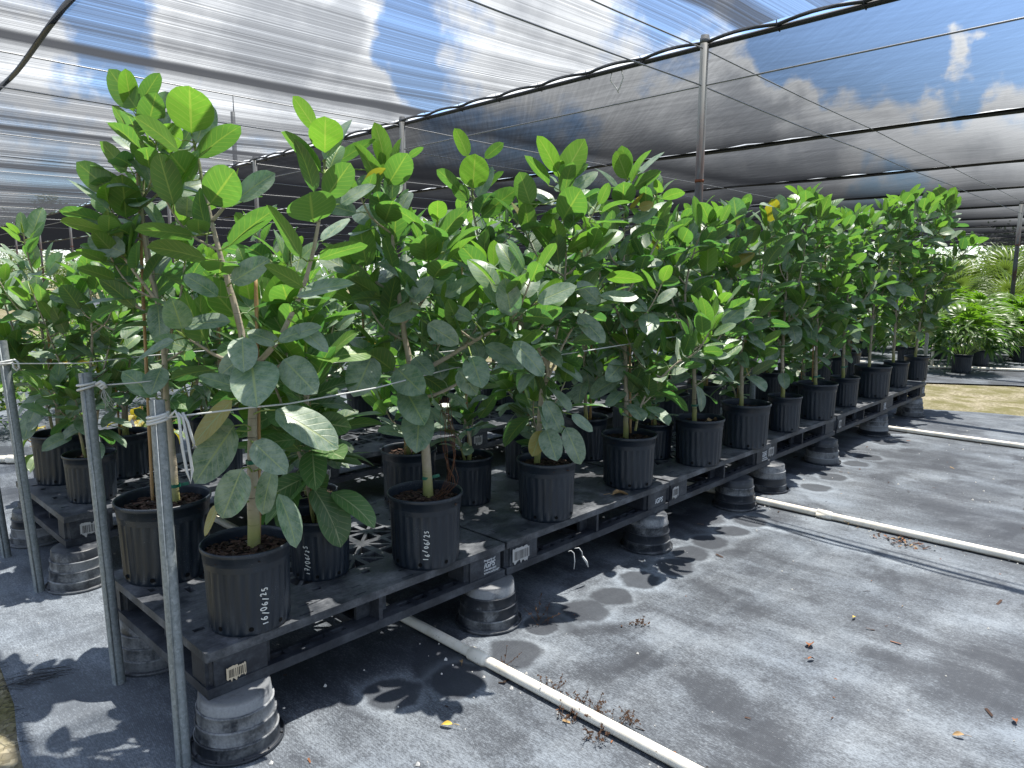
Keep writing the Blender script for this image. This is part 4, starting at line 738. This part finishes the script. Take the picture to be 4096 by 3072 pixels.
def front_tree(rec,idx):
    n,pos,stems,hero,stakes=rec; pos=Vector(pos); rr=random.Random(100+idx)
    sc={'B':1.05,'C':1.19,'T4':1.05,'T5':1.04,'T6':1.13,'T7':.86,'T8':1.08,'T9':.84,'T10':1.15,'T11':.86,'T12':.87}.get(n,1.)
    t=empty('potted_fig_tree',pos,LAB[n],'potted tree',GF)
    near=n in('A','B','C','T3','T4'); add_pot(t,idx,near,sc)
    mb=MB(); tr=MB()
    for k,st in enumerate(stems):
        P=curve_pts([Vector(p)-pos for p in st]); L=sum((P[i+1]-P[i]).length for i in range(len(P)-1))
        if k==0: P[0].z=.215
        r0=(.0205 if n in('A','B') else .0150) if k==0 else (.0105 if (n=='A' and k==1) or (n=='B' and k==1) else .0068)
        tr.tube(bumpy(P,rr,.0012 if near else .002),stem_radius(P,r0,.0038),12 if near else 7,0,False)
        start=(L*.30 if n in('A','B','C') else L*.15) if k==0 else .05
        foliate(mb,P,rr,start,(.160 if n in('A','B','C','T3') else .172),.032 if n!='A' else .035,rr.uniform(0,6),KEEP.get(n,1.))
        if k==0 or (k==1 and n not in('A',)):
            for sb in side_branches(P,rr,{'A':2,'C':3,'B':5}.get(n,6 if k==0 else 3),.16 if n[0]=='T' else .35):
                tr.tube(sb,stem_radius(sb,.005,.003),6,0,False); foliate(mb,sb,rr,.04,.165,.034,rr.uniform(0,6),{'A':.5}.get(n,.95))
    for (B,T,W,kind,tilt,sp) in hero:
        B=Vector(B)-pos;T=Vector(T)-pos;sp=Vector(sp)-pos; D=(T-B); L=D.length; D.normalize()
        V=(CAM-pos-(B+T)/2).normalized(); N=(V-D*V.dot(D)).normalized()
        if kind in 'by': N=-N
        c1=Matrix.Rotation(tilt,3,D)@N; c2=Matrix.Rotation(-tilt,3,D)@N; N=c1 if c1.z>c2.z else c2
        tone=({'y':.9,'b':.45,'u':.04,'o':.1}[kind]+rr.uniform(-.04,.1),.62 if kind=='o' else 0.,rr.random()*.8,1.)
        leaf(mb,B,D,N,L*1.02,W*1.06,tone,rr,droop=rr.uniform(.05,.3),fold=rr.uniform(.06,.16),wave=rr.uniform(.004,.014))
        g=(B-sp); pl=B-(D*.6+g.normalized()*.4 if g.length>1e-4 else D)*.03
        mb.tube([sp,sp.lerp(pl,.6),B],[.0032,.0026,.0022],5,0,False,(-.5,0.,0.),(.7,0,.5,1.))
    for s in stakes: stake_mb([Vector(p)-pos for p in s]).build('stake',M['bamboo'],t)
    tr.build('trunk',M['trunk'],t); mb.build('foliage',M['leaf'],t)
    a0=math.atan2(CAM.y-pos.y,CAM.x-pos.x)
    if n=='A': handwriting(t,'16/06/25',a0+R(20),.028,.150,.017,1.)
    if n=='B': handwriting(t,'16/06/25',a0+R(0),.040,.156,.017,1.05)
    if n in('A','C','B','T3','T5','T8','T9'):
        z=.50 if n=='A' else .32
        P=curve_pts([Vector(p)-pos for p in stems[0]]); q=min(P,key=lambda p:abs(p.z-z)); tie(t,q,.022,M['tape'],idx)
    if n=='B':
        b=MB(); r2=random.Random(8); right=Vector((.69,-.72,0)); 
        for k in range(10):
            o=right*r2.uniform(.05,.10); p0=Vector((0,0,.62))+right*r2.uniform(.05,.1); p1=Vector((0,0,.40))+right*r2.uniform(.07,.125); p2=Vector((0,0,.29))+right*r2.uniform(.06,.12); p3=Vector((0,0,.232))+right*r2.uniform(.02,.08)
            b.tube(bumpy(curve_pts([p0,p1,p2,p3],.03),r2,.004),.0009,4,0,False)
        b.build('aerial_roots',M['root'],t)
    return t
for i,rec in enumerate(TREES): front_tree(rec,i)

# ---------------------------------------------------------------- prototypes for the trees behind
def proto_tree(seed,h,nst,Ls,label,mat='leaf',stake=True,loc=(0,0,-50),dens=1.,nb=5,pale=False):
    rr=random.Random(seed); t=empty('potted_fig_tree',loc,label,'potted tree'); add_pot(t,seed)
    mb=MB();tr=MB()
    for k in range(nst):
        a=rr.uniform(0,6.3); o=Vector((math.cos(a),math.sin(a),0)); b0=o*.02*(k>0); hh=h*(1. if k==0 else rr.uniform(.7,.95)); ln=rr.uniform(.02,.10) if k==0 else rr.uniform(.10,.22)
        P=curve_pts([b0+Vector((0,0,.215)),b0+o*ln*.2+Vector((0,0,.215+hh*.3)),b0+o*ln*.6+Vector((rr.uniform(-.03,.03),rr.uniform(-.03,.03),.215+hh*.65)),b0+o*ln+Vector((0,0,.215+hh))],.035)
        tr.tube(bumpy(P,rr,.002),stem_radius(P,.0135 if k==0 else .009,.0035),7,0,False)
        foliate(mb,P,rr,.17*hh,Ls*1.2,.034/dens,rr.uniform(0,6))
        for sb in side_branches(P,rr,nb if k==0 else nb-2,.2,.9): tr.tube(sb,stem_radius(sb,.005,.003),5,0,False); foliate(mb,sb,rr,.04,Ls*1.15,.034/dens,rr.uniform(0,6))
    if stake: stake_mb([(.025,.01,.2),(.02,.015,.2+h*.5),(.01,.02,.2+h*.9)]).build('stake',M['bamboo'],t)
    tr.build('trunk',M['trunk'],t); mb.build('foliage',M[mat],t)
    tie(t,(.012,.005,.40),.022,M['tape'],seed)
    return t
PR=[proto_tree(11,1.12,2,.14,'x'),proto_tree(12,1.22,2,.15,'x'),proto_tree(13,1.02,3,.135,'x',stake=False),proto_tree(14,.92,2,.14,'x'),proto_tree(15,1.30,1,.15,'x',nb=8)]
YP=[proto_tree(21,.95,3,.205,'x','leaf2',True,dens=1.,nb=1),proto_tree(22,.45,2,.13,'x','leaf',True,nb=1,dens=1.2)]
used=set(); GB='potted fig trees behind the aisle row'
def place(src,x,y,z,rz,label,group,scale=1.):
    if id(src) in used: return dup(src,(x,y,z),rz,label,(scale,)*3) if tag(src) else None
    used.add(id(src)); src.location=(x,y,z); src.rotation_euler=(0,0,rz); src['label']=label; src['group']=group; src.scale=(scale,)*3; return src
def place_(src,x,y,z,rz,label,group,scale=1.):
    o=place(src,x,y,z,rz,label,group,scale); o['group']=group; return o
rr=random.Random(77)
d=place_(YP[0],.549,.285,H,2.2,'young pale-leaved fig with bamboo stake in the pot marked 17/06/25',GB,.84)
a0=math.atan2(CAM.y-.285,CAM.x-.549)-2.2; handwriting(d,'17/06/25',a0-R(27),.03,.160,.018,1.)
place_(YP[1],1.50,.52,H,.4,'small young fig in a pot behind the second and third aisle pots',GB,.86)
place_(YP[1],1.30,.72,H,2.9,'small young fig in the pot behind the second aisle pot',GB,.98)
xs=[.70,2.02,2.55,3.1,3.62,4.15,4.7,5.25,5.85,6.4,6.95,7.4]
for i,x in enumerate(xs):
    place_(PR[(i*2+1)%5],x,.60+.02*(i%3)+(.03*x if x>3 else 0),H,rr.uniform(0,6.3),'leafy fig in the back line of the aisle row, %s from the near end'%ORD[i],GB,rr.uniform(.94,1.04) if x>1 else .80)
for i,x in enumerate((1.85,2.85,3.9,5.0)): place_(YP[1],x,.36,H,rr.uniform(0,6),'small young fig tucked between the aisle trees, %s from the near end'%ORD[i],GB,.8)
GS='potted fig trees in the second row'
place_(PR[3],.255,2.28,H,1.0,'fig in the larger pot at the left, back corner of the sunlit pallet',GS,.98)
place_(PR[2],.262,1.835,H,4.0,'fig in the smaller pot with blue tape on the sunlit pallet, behind the posts',GS,.86)
place_(PR[0],.53,2.17,H,2.,'fig in the dusty sunlit pot behind the smaller pot at the left',GS,.90)
k=0
for i in range(11):
    for j,y in enumerate((1.86,2.30)):
        x=.92+i*.60+.1*j
        if x>7.4: continue
        place_(PR[(i*3+j*2)%5],x+rr.uniform(-.04,.04),y+rr.uniform(-.03,.03)+.02*x/1.2,H,rr.uniform(0,6.3),'%s fig from the left in the %s line of the second row'%(ORD[i],['front','back'][j]),GS,rr.uniform(.80,.98)); k+=1
GT='potted figs on the ground behind the second row'
for i in range(9): place_([YP[0],PR[3]][i%2],1.3+i*.72,3.75+rr.uniform(-.1,.3),0.,rr.uniform(0,6),'bright young fig on the ground behind the second row, %s from the left'%ORD[i],GT,rr.uniform(.9,1.15))
# stained pale leaf on the fifth pot, dead leaves
def fallen_leaf(x,y,z,L,W,rz,mat,label,curl=.9):
    b=MB(); r2=random.Random(int(x*997+y*331)); leaf(b,Vector((0,0,.012)),Vector((1,0,.12)),Vector((0,.15,1)),L,W,(0,0,0,1),r2,curl,.55,.05); b.attr=False
    k=L/.10; b.tube([(0,0,.012),(-.02*k,.004*k,.012+.008*k),(-.05*k,.012*k,.012+.006*k)],.0013*min(1,k+.2),4)
    o=b.build('fallen_leaf',mat,None,True,(x,y,z)); o.rotation_euler=(0,0,rz); return tag(o,label,'leaf')
fallen_leaf(2.02,.055,H,.105,.05,-.15,M['dead'],'curled brown dead leaf with a long stalk on the second pallet')
fallen_leaf(2.93,.05,H+.232,.10,.05,.2,M['dead'],'pale dry leaf lying on the soil of the fifth aisle pot')
fallen_leaf(3.36,-.60,0,.10,.065,.5,M['dead'],'big pale dry leaf leaning on the second white pipe')
fallen_leaf(.578,-.396,0,.045,.016,2.2,M['yleaf'],'yellow narrow leaf on the fabric left of the near pipe')
fallen_leaf(.84,-.15,0,.035,.012,1.,M['dead'],'tan sliver of leaf in the shade beside the near pipe coupling')
fallen_leaf(1.832,-.994,0,.04,.03,.3,M['dead2'],'orange dry leaf scrap alone in the middle of the aisle, upper of two')
fallen_leaf(1.734,-1.028,0,.032,.014,-.3,M['dead2'],'orange-brown bark chip below the orange leaf scrap in the aisle')
fallen_leaf(2.186,-1.03,0,.028,.010,.1,M['yleaf'],'tiny bright yellow leaf in the aisle beyond the orange scraps')
fallen_leaf(1.619,-1.549,0,.035,.014,2.,M['dead'],'pale tan leaf scrap at the lower right of the aisle')
fallen_leaf(1.808,-1.648,0,.03,.015,.4,M['dead2'],'brown leaf scrap at the right edge of the aisle')
fallen_leaf(.02,.9,0,.03,.012,.9,M['dead2'],'small rusty leaf on the fabric left of the pallets')
# weeds by the near pipe
def weed(x,y,h,n,label,seed):
    r2=random.Random(seed); b=MB()
    for k in range(int(n*.6)+1):
        a=r2.uniform(0,6.3); o=Vector((math.cos(a),math.sin(a),0)); s=Vector((r2.uniform(-.03,.03),r2.uniform(-.03,.03),0)); q=s+o*h*.35+Vector((0,0,h*r2.uniform(.2,.6))); e=q+o*h*r2.uniform(.1,.5)+Vector((0,0,h*r2.uniform(0,.5)))
        b.tube([s,q,e],.0009,3,0,False)
        for j in range(7):
            p=s.lerp(q,r2.random()) if r2.random()<.4 else q.lerp(e,r2.random()); d=Vector((r2.uniform(-1,1),r2.uniform(-1,1),r2.uniform(-.4,.8))).normalized()*r2.uniform(.004,.010); w=d.orthogonal().normalized()*r2.uniform(.002,.005)
            b.add([p,p+d*.5+w,p+d,p+d*.5-w],[(0,1,2,3)])
    o=b.build('dry_weed',M['weed'],None,False,(x,y,0)); return tag(o,label,'weed','dry weeds on the ground fabric')
for i,(x,y,h,n,l) in enumerate([(1.538,-.421,.035,16,'dry brown weed tuft alone on the fabric right of the near pipe'),(1.27,-.13,.09,12,'withered weed growing at the foot of the second aisle riser'),(.969,-.258,.07,5,'thin dry weed standing alone near the pipe coupling'),(.955,-.47,.05,10,'dry weed beside the near pipe, closest to the pallets'),(.945,-.58,.055,16,'dry weeds midway along the near pipe'),(.93,-.68,.06,22,'dense brown weeds along the near pipe, lower half'),(.955,-.76,.06,16,'dry weeds right of the near pipe toward the bottom edge'),(.86,-.62,.045,16,'dark litter and weeds against the left side of the near pipe'),(.85,-.74,.045,18,'dark matted weeds left of the near pipe near the bottom edge')]): weed(x,y,h,n,l,40+i)
# litter nobody could count
b=MB(); r2=random.Random(9)
for i in range(700):
    x=r2.uniform(-.3,7.); y=r2.uniform(-2.6,.1) if r2.random()<.8 else r2.uniform(.1,3.)
    if r2.random()<.3: x=r2.choice([.93,.87,3.42,3.34])+r2.gauss(0,.035); y=r2.uniform(-1.8,.1)
    s=.0018+.0065*r2.random()**3; th=r2.uniform(0,6.3)
    if r2.random()<.6:
        b.add([(x-s,y,.002),(x,y-s,.001),(x+s,y,.002),(x,y+s,.001),(x,y,.002+s*1.2),(x,y,.0)],[(0,1,4),(1,2,4),(2,3,4),(3,0,4)],0)
    else:
        l=s*r2.uniform(1.5,4); w=s*.7; m=Matrix.Translation((x,y,.003))@Matrix.Rotation(th,4,'Z')@Matrix.Rotation(r2.uniform(-.2,.2),4,'Y')
        b.add([m@Vector(q) for q in [(-l,-w,0),(l,-w*.6,.001),(l*.8,w,.002),(-l*.9,w,.002)]],[(0,1,2,3)],r2.choice([1,1,2,3]))
for i in range(85):
    x=3.28+r2.gauss(0,.045); y=-.90+r2.gauss(0,.06); l=r2.uniform(.004,.014); w=l*.4; m=Matrix.Translation((x,y,.004+r2.random()*.008))@Matrix.Rotation(r2.uniform(0,6),4,'Z')@Matrix.Rotation(r2.uniform(-.5,.5),4,'Y')
    b.add([m@Vector(q) for q in [(-l,-w,0),(l,-w*.6,.001),(l*.8,w,.002),(-l*.9,w,.002)]],[(0,1,2,3)],r2.choice([1,1,1,2,3]))
o=b.build('ground_litter',[M['perlite'],M['chip'],M['dead2'],M['dead']],None,False); tag(o,'scattered white grains and bark bits on the ground fabric','litter',None,'stuff')
b=MB()
b.tube([(1.60,-.012,.178),(1.61,-.02,.182),(1.62,-.028,.17),(1.625,-.03,.13),(1.622,-.028,.095)],.0022,5); b.tube([(1.645,-.012,.18),(1.66,-.024,.182),(1.675,-.03,.16),(1.68,-.03,.135)],.0022,5); b.tube([(1.68,-.03,.137),(1.70,-.035,.11),(1.715,-.036,.08)],[.005,.006,.003],5)
tag(b.build('loose_string',M['rope']),'two short white strings dangling from the second pallet','string')
# ---------------------------------------------------------------- palms
def fan(mb,c,D,N,Rr,n,spread,rr,tone,w=.16,droop=.5,split=.25):
    """one palmate leaf: n blades fanned about D in the plane with normal N"""
    D=D.normalized(); N=(N-D*N.dot(D)).normalized(); S=D.cross(N)
    for k in range(n):
        a=spread*((k+.5)/n-.5)*2; L=Rr*(.72+.28*math.cos(a*.8))*rr.uniform(.9,1.05)
        d=D*math.cos(a)+S*math.sin(a); s=N.cross(d)
        ww=w*L*.5; dr=droop*rr.uniform(.6,1.3)
        vs=[];m=6
        for i in range(m+1):
            t=i/m; wd=ww*(min(1,t/split+.12) if t<split else (1-(t-split)/(1-split))**.6)
            p=c+d*L*t*math.cos(dr*t*.5)-N*L*t*math.sin(dr*t*t)
            for q in (-1,0,1): vs.append(p+s*wd*q+N*abs(q)*wd*.35)
        fs=[(i*3+j,i*3+j+1,(i+1)*3+j+1,(i+1)*3+j) for i in range(m) for j in range(2)]
        lf=[(0.02+.001*i,(q)*1.,0.) for i in range(m+1) for q in (-.6,0,.6)]
        mb.add(vs,fs,0,lf,tone)
def palm(seed,nl,h,Rr,blades,spread,mat,potted=True,w=.17,droop=.5,lo=.1):
    rr=random.Random(seed); t=empty('potted_palm',(0,0,-60),'x','palm'); z0=.2 if potted else 0.
    if potted: add_pot(t,seed)
    mb=MB(); st=MB()
    for k in range(nl):
        a=k*GA+rr.uniform(-.3,.3); f=(k+.5)/nl; el=R(80-75*f*rr.uniform(.8,1.1)); o=Vector((math.cos(a),math.sin(a),0)); L=h*rr.uniform(.75,1.05)*(1-.35*f)
        b0=o*.03+Vector((0,0,z0)); e=b0+o*L*math.cos(el)*.75+Vector((0,0,L*(math.sin(el)*.75+.22)))
        P=curve_pts([b0,b0.lerp(e,.5)+Vector((0,0,L*.08)),e],.1)
        st.tube(P,.004,5,0,False,(-.5,0,0),(.5,0,.5,1))
        D=(o*math.cos(el*.75)+Vector((0,0,math.sin(el*.75)-lo))); N=Vector((0,0,1))*math.cos(el*.7)-o*math.sin(el*.7); N=Matrix.Rotation(rr.gauss(0,.3),3,D)@N
        fan(mb,e,D,N,Rr*rr.uniform(.8,1.1),blades,spread,rr,(max(0,.9-f*1.4+rr.uniform(-.2,.2)),0,rr.random(),1),w,droop)
    st.attr=True; st.build('stalks',M[mat],t); mb.build('fronds',M[mat],t)
    return t
LP=[palm(51,30,.62,.30,8,R(95),'palm',True,.24,.55),palm(52,34,.70,.30,8,R(95),'palm',True,.24,.6)]
FP=[palm(61,26,1.15,.75,22,R(150),'palm2',False,.075,.22),palm(62,24,1.3,.8,22,R(150),'palm2',False,.075,.25)]
gl='potted broad-leaved palms beyond the gravel lane'; rr=random.Random(6)
lp=[(11.32,.62,'potted palm in front of the far white pipe, nearest to the aisle'),(12.45,.62,'palm behind the front potted palm, pot just right of it'),(13.5,.25,'palm at the right edge, third pot behind the pipe'),(12.0,1.55,'palm left of the front potted palm, near the upright pipe'),(12.6,2.4,'palm half hidden by the last fig tree'),(13.1,1.35,'palm standing in the second line above the front potted palm')]
i=0
for x,y,l in lp: place_(LP[i%2],x,y,0,rr.uniform(0,6),l,gl,rr.uniform(.92,1.05)); i+=1
for x in (14.2,15.4,16.6,17.8,19.):
    for j in range(6):
        place_(LP[i%2],x+rr.uniform(-.2,.2),-.5+.85*j+(x-14)*.12+rr.uniform(-.2,.2),0,rr.uniform(0,6),'broad-leaved palm of the far bed, line %d from the lane, plant %d from the right'%(int((x-13)/1.2)+1,j+1),gl,rr.uniform(.95,1.15)); i+=1
gf='spiky fan palms in the far background'
i=0
for r_,(x,n,s) in enumerate([(24,8,.92),(28,9,1.08),(33,10,1.32),(40,11,1.62)]):
    for j in range(n):
        place_(FP[i%2],x+rr.uniform(-.6,.6),-.5+j*1.5*(x/26)+(x-26)*.06+rr.uniform(-.3,.3),0,rr.uniform(0,6),'olive fan palm in the far background, row %d back, plant %d from the right'%(r_+1,j+1),gf,s*rr.uniform(.92,1.1)); i+=1
# ---------------------------------------------------------------- shrubs and trees
def shrub(seed,r,h,n,ls,mat,yo=.5):
    rr=random.Random(seed); t=empty('leafy_shrub',(0,0,-70),'x','shrub'); mb=MB(); st=MB(); q=[]
    for k in range(7):
        a=rr.uniform(0,6.3); e=Vector((math.cos(a)*r*rr.uniform(.2,.7),math.sin(a)*r*rr.uniform(.2,.7),h*rr.uniform(.5,.85))); st.tube([Vector((0,0,0)),e*.5+Vector((0,0,.08)),e],[.012,.008,.004],5,0,False); q.append(e)
    for k in range(n):
        c=q[k%7]; p=c+Vector((rr.gauss(0,r*.33),rr.gauss(0,r*.33),rr.gauss(0,h*.17))); p.z=abs(p.z)
        d=Vector((rr.uniform(-1,1),rr.uniform(-1,1),rr.uniform(-.5,.8))).normalized(); s=d.orthogonal().normalized(); s=Matrix.Rotation(rr.uniform(0,6.3),3,d)@s; L=ls*rr.uniform(.6,1.3); nn=d.cross(s)*L*.08
        mb.add([p,p+d*L*.5+s*L*.24+nn,p+d*L,p+d*L*.5-s*L*.24+nn],[(0,1,2,3)],0,[(.1,0,0),(.5,.5,0),(.9,0,0),(.5,-.5,0)],(max(0,min(1,yo+rr.gauss(0,.3))),.7 if rr.random()<.03 else 0,rr.random(),1))
    st.build('stems',M['trunk'],t); mb.build('foliage',M[mat],t); return t
SH=[shrub(71,.55,.75,1400,.07,'shrub'),shrub(72,.6,.9,1300,.10,'shrub',.3),shrub(73,1.6,2.6,3600,.13,'hedge',.45)]
gs='low shrubs behind the second row'
for i,(x,y,k,s) in enumerate([(-.4,6.2,0,.9),(.5,5.6,1,.8),(1.4,6.4,0,1.),(2.4,5.9,1,1.),(3.4,6.4,0,1.1),(4.5,6.,1,1.1),(5.6,6.5,0,1.2),(6.8,6.2,1,1.2),(.2,8.,1,1.1),(2.,8.4,0,1.2),(4.,8.6,1,1.3),(6.,8.8,0,1.4)]):
    place_(SH[k],x,y,0,rr.uniform(0,6),'low leafy shrub behind the second row, %s from the left%s'%(ORD[i%8],', farther line' if i>7 else ''),gs,s)
gh='bushes under the far roof edge'
i=0
for (x,y) in [(10,62),(13.5,63),(17,64),(20.5,64),(24,64),(27.5,63),(31,62),(34.5,60),(38,57),(41.5,54),(45,50),(48,46),(50.5,41.5),(52.5,37),(54,32),(55,27),(56,22),(56.5,17),(57,12),(57,7),(57,2)]:
    place_(SH[2],x,y,0,rr.uniform(0,6),'bright bush under the far edge of the shade roof, number %d from the left'%(i+1),gh,rr.uniform(1.0,1.25)); i+=1
def bgtree(seed,h,r):
    rr=random.Random(seed); t=empty('background_tree',(0,0,-80),'x','tree'); mb=MB(); st=MB(); tips=[]
    st.tube([(0,0,0),(.1,0,h*.4),(0,.1,h*.85)],[.16,.12,.03],8,0,False)
    for k in range(16):
        a=k*GA; z=h*(.35+.55*k/16); e=Vector((math.cos(a),math.sin(a),0))*r*(1.1-.75*k/16)*rr.uniform(.6,1.1)+Vector((0,0,z+r*.3)); st.tube([(0,0,z),e*.5+Vector((0,0,z*.5)),e],[.05,.03,.01],5,0,False); tips.append(e)
    tips.append(Vector((0,0,h)))
    for k in range(2600):
        c=tips[k%17]; p=c+Vector((rr.gauss(0,r*.24),rr.gauss(0,r*.24),rr.gauss(0,r*.16))); d=Vector((rr.uniform(-1,1),rr.uniform(-1,1),rr.uniform(-1,.6))).normalized(); s=d.orthogonal().normalized(); L=.30*rr.uniform(.6,1.3)
        mb.add([p,p+d*L*.5+s*L*.2,p+d*L,p+d*L*.5-s*L*.2],[(0,1,2,3)],0,[(.1,0,0),(.5,.5,0),(.9,0,0),(.5,-.5,0)],(rr.random()*.3,0,rr.random(),1))
    st.build('trunk',M['trunk'],t); mb.build('crown',M['hedge'],t); return t
BT=[bgtree(81,8.5,2.2),bgtree(82,7.5,2.6)]
for i,(x,y,k,s,l) in enumerate([(9.0,78,0,.86,'dark tree seen dimly through the shade cloth at the left edge'),(14.5,80,1,.95,'tree beyond the shade cloth, second from the left'),(20.2,79,0,.98,'tallest dim tree silhouette behind the shade cloth at the left'),(25.8,80,0,.85,'narrow tree behind the shade cloth left of the tallest fig'),(17.3,82,1,.85,'far tree behind the cloth between the two left silhouettes')]):
    place_(BT[k],x,y,0,i*1.7,l,'trees beyond the shade roof',s)
k=0
for (x,y) in [(4,72),(7.5,71),(12,73),(18.5,74),(23,73),(29,72),(34,71),(39,69),(44,66),(49,62),(53,57),(57,51),(60,45),(62,38),(64,31),(65,24),(66,17),(66,10),(66,4)]:
    place_(BT[k%2],x,y,-4.4,k*2.1,'low dark tree closing the view under the far roof edge, number %d from the left'%(k+1),'dark trees under the far roof edge',.95+.1*(k%3)); k+=1
# dried plants in pots at the left
def dry_plant(seed):
    rr=random.Random(seed); t=empty('withered_potted_plant',(0,0,-90),'x','potted plant'); add_pot(t,seed); b=MB()
    for k in range(26):
        a=rr.uniform(0,6.3); o=Vector((math.cos(a),math.sin(a),0)); b.tube([o*.04+Vector((0,0,.21)),o*.07+Vector((0,0,.33)),o*rr.uniform(.08,.2)+Vector((0,0,rr.uniform(.35,.5)))],.002,4,0,False)
    b.build('stems',M['bamboo'],t); mb=MB()
    for k in range(16):
        a=rr.uniform(0,6.3); o=Vector((math.cos(a),math.sin(a),0)); leaf(mb,o*rr.uniform(.05,.15)+Vector((0,0,rr.uniform(.26,.5))),o+Vector((0,0,rr.uniform(-.9,.3))),Vector((0,0,1)),.13,.07,(.2,.75,.5,1) if rr.random()<.5 else (.5,.1,.5,1),rr,1.,.4,.04)
    mb.build('leaves',M['leaf'],t); return t
DP=dry_plant(91)
for x,y,l in [(.42,3.05,'withered plant with straw-coloured stems in a pot behind the left figs'),(1.0,3.2,'second withered potted plant behind the left figs')]: place_(DP,x,y,0,x*3,l,'withered potted plants')

# ---------------------------------------------------------------- sky
w=bpy.data.worlds.new('World'); SC.world=w; w.use_nodes=True
class WT(NT):
    def __init__(s): s.t=w.node_tree; s.t.nodes.clear(); s.out=s.n('ShaderNodeOutputWorld')
t=WT(); sky=t.n('ShaderNodeTexSky',sky_type='NISHITA',sun_disc=False); el=math.asin(SUN.z); az=math.atan2(SUN.x,SUN.y)
sky.sun_elevation=el; sky.sun_rotation=az; sky.air_density=1.; sky.dust_density=.6; sky.ozone_density=2.
dirv=t.n('ShaderNodeTexCoord').outputs['Generated']; ds=t.sep(dirv); zz=t.m('MAXIMUM',ds[2],.02)
pl=t.comb(t.m('DIVIDE',ds[0],t.m('ADD',zz,.12)),t.m('DIVIDE',ds[1],t.m('ADD',zz,.12)),0.)
n1=t.noise(dirv,9.,9,.58,.25); n2=t.noise(pl,1.1,7,.6,.2)
cover=t.m('ADD',t.m('MULTIPLY',t.m('SUBTRACT',n1,.5),1.15),t.m('ADD',t.m('MULTIPLY',t.m('SUBTRACT',n2,.5),.55),t.m('ADD',.50,t.m('MULTIPLY',t.m('SUBTRACT',t.noise(dirv,34.,6,.6),.5),.30))))
wn=t.n('ShaderNodeTexNoise'); t.set(wn.inputs['Vector'],dirv); wn.inputs['Scale'].default_value=11.; wn.inputs['Detail'].default_value=6.
dirw=t.vm('ADD',dirv,t.vm('SCALE',t.vm('SUBTRACT',wn.outputs['Color'],(.5,.5,.5)),.20))
# broad gaps and heaps of the cloud field, as directions on the sky
def blob(d,r,k): 
    v=t.vm('DISTANCE',dirw,Vector(d).normalized(),1); return t.m('MULTIPLY',t.mr(v,0.,r,1,0),k)
for d_,r_,k_ in CLOUDS: cover=t.m('ADD',cover,blob(d_,r_,k_))
den=t.mr(cover,.40,.72); shade=t.noise(dirv,14.,6,.6); core=t.mr(t.m('ADD',cover,t.m('MULTIPLY',shade,.35)),.85,1.45)
ccol=t.mix(core,(.70,.725,.75),(.40,.425,.46))
sc_=t.mix(1.0,sky.outputs[0],(.95,1.04,1.17),'MULTIPLY')
bg1=t.n('ShaderNodeBackground'); t.set(bg1.inputs[0],sc_); bg1.inputs[1].default_value=.095
bg2=t.n('ShaderNodeBackground'); t.set(bg2.inputs[0],ccol); bg2.inputs[1].default_value=1.0
mx=t.n('ShaderNodeMixShader'); t.set(mx.inputs[0],den); t.t.links.new(bg1.outputs[0],mx.inputs[1]); t.t.links.new(bg2.outputs[0],mx.inputs[2]); t.t.links.new(mx.outputs[0],t.out.inputs[0])
# ---------------------------------------------------------------- sun, camera, view
L=bpy.data.lights.new('sun','SUN'); L.energy=5.; L.angle=R(.5); L.color=(1.,.955,.88); lo=link('sun',L); lo.rotation_euler=(-SUN).to_track_quat('-Z','Y').to_euler()
cam=bpy.data.cameras.new('camera'); cam.sensor_width=36.; cam.lens=1581.7/2212*36; cam.clip_end=400; cam.clip_start=.05
co=link('camera',cam,None,CAM); a,p,r_=R(43.763),R(8.548),R(.189)
f=Vector((math.cos(a)*math.cos(p),math.sin(a)*math.cos(p),-math.sin(p))); r0=Vector((math.sin(a),-math.cos(a),0)); u0=r0.cross(f); rt=r0*math.cos(r_)+u0*math.sin(r_); up=-r0*math.sin(r_)+u0*math.cos(r_)
co.matrix_world=Matrix(((rt.x,up.x,-f.x,CAM.x),(rt.y,up.y,-f.y,CAM.y),(rt.z,up.z,-f.z,CAM.z),(0,0,0,1)))
SC.camera=co
SC.view_settings.view_transform='Standard'; SC.view_settings.look='None'; SC.view_settings.exposure=EXPOSURE; SC.view_settings.gamma=1.
SC.render.engine='CYCLES'; cy=SC.cycles; cy.max_bounces=10; cy.diffuse_bounces=4; cy.transmission_bounces=4; cy.transparent_max_bounces=24; cy.use_denoising=True; cy.sample_clamp_indirect=6.
# spare prototypes that were never placed
for o in [o for o in COL.objects if o.parent is None and o.location.z<-40]:
    for c in list(o.children): bpy.data.objects.remove(c)
    bpy.data.objects.remove(o)
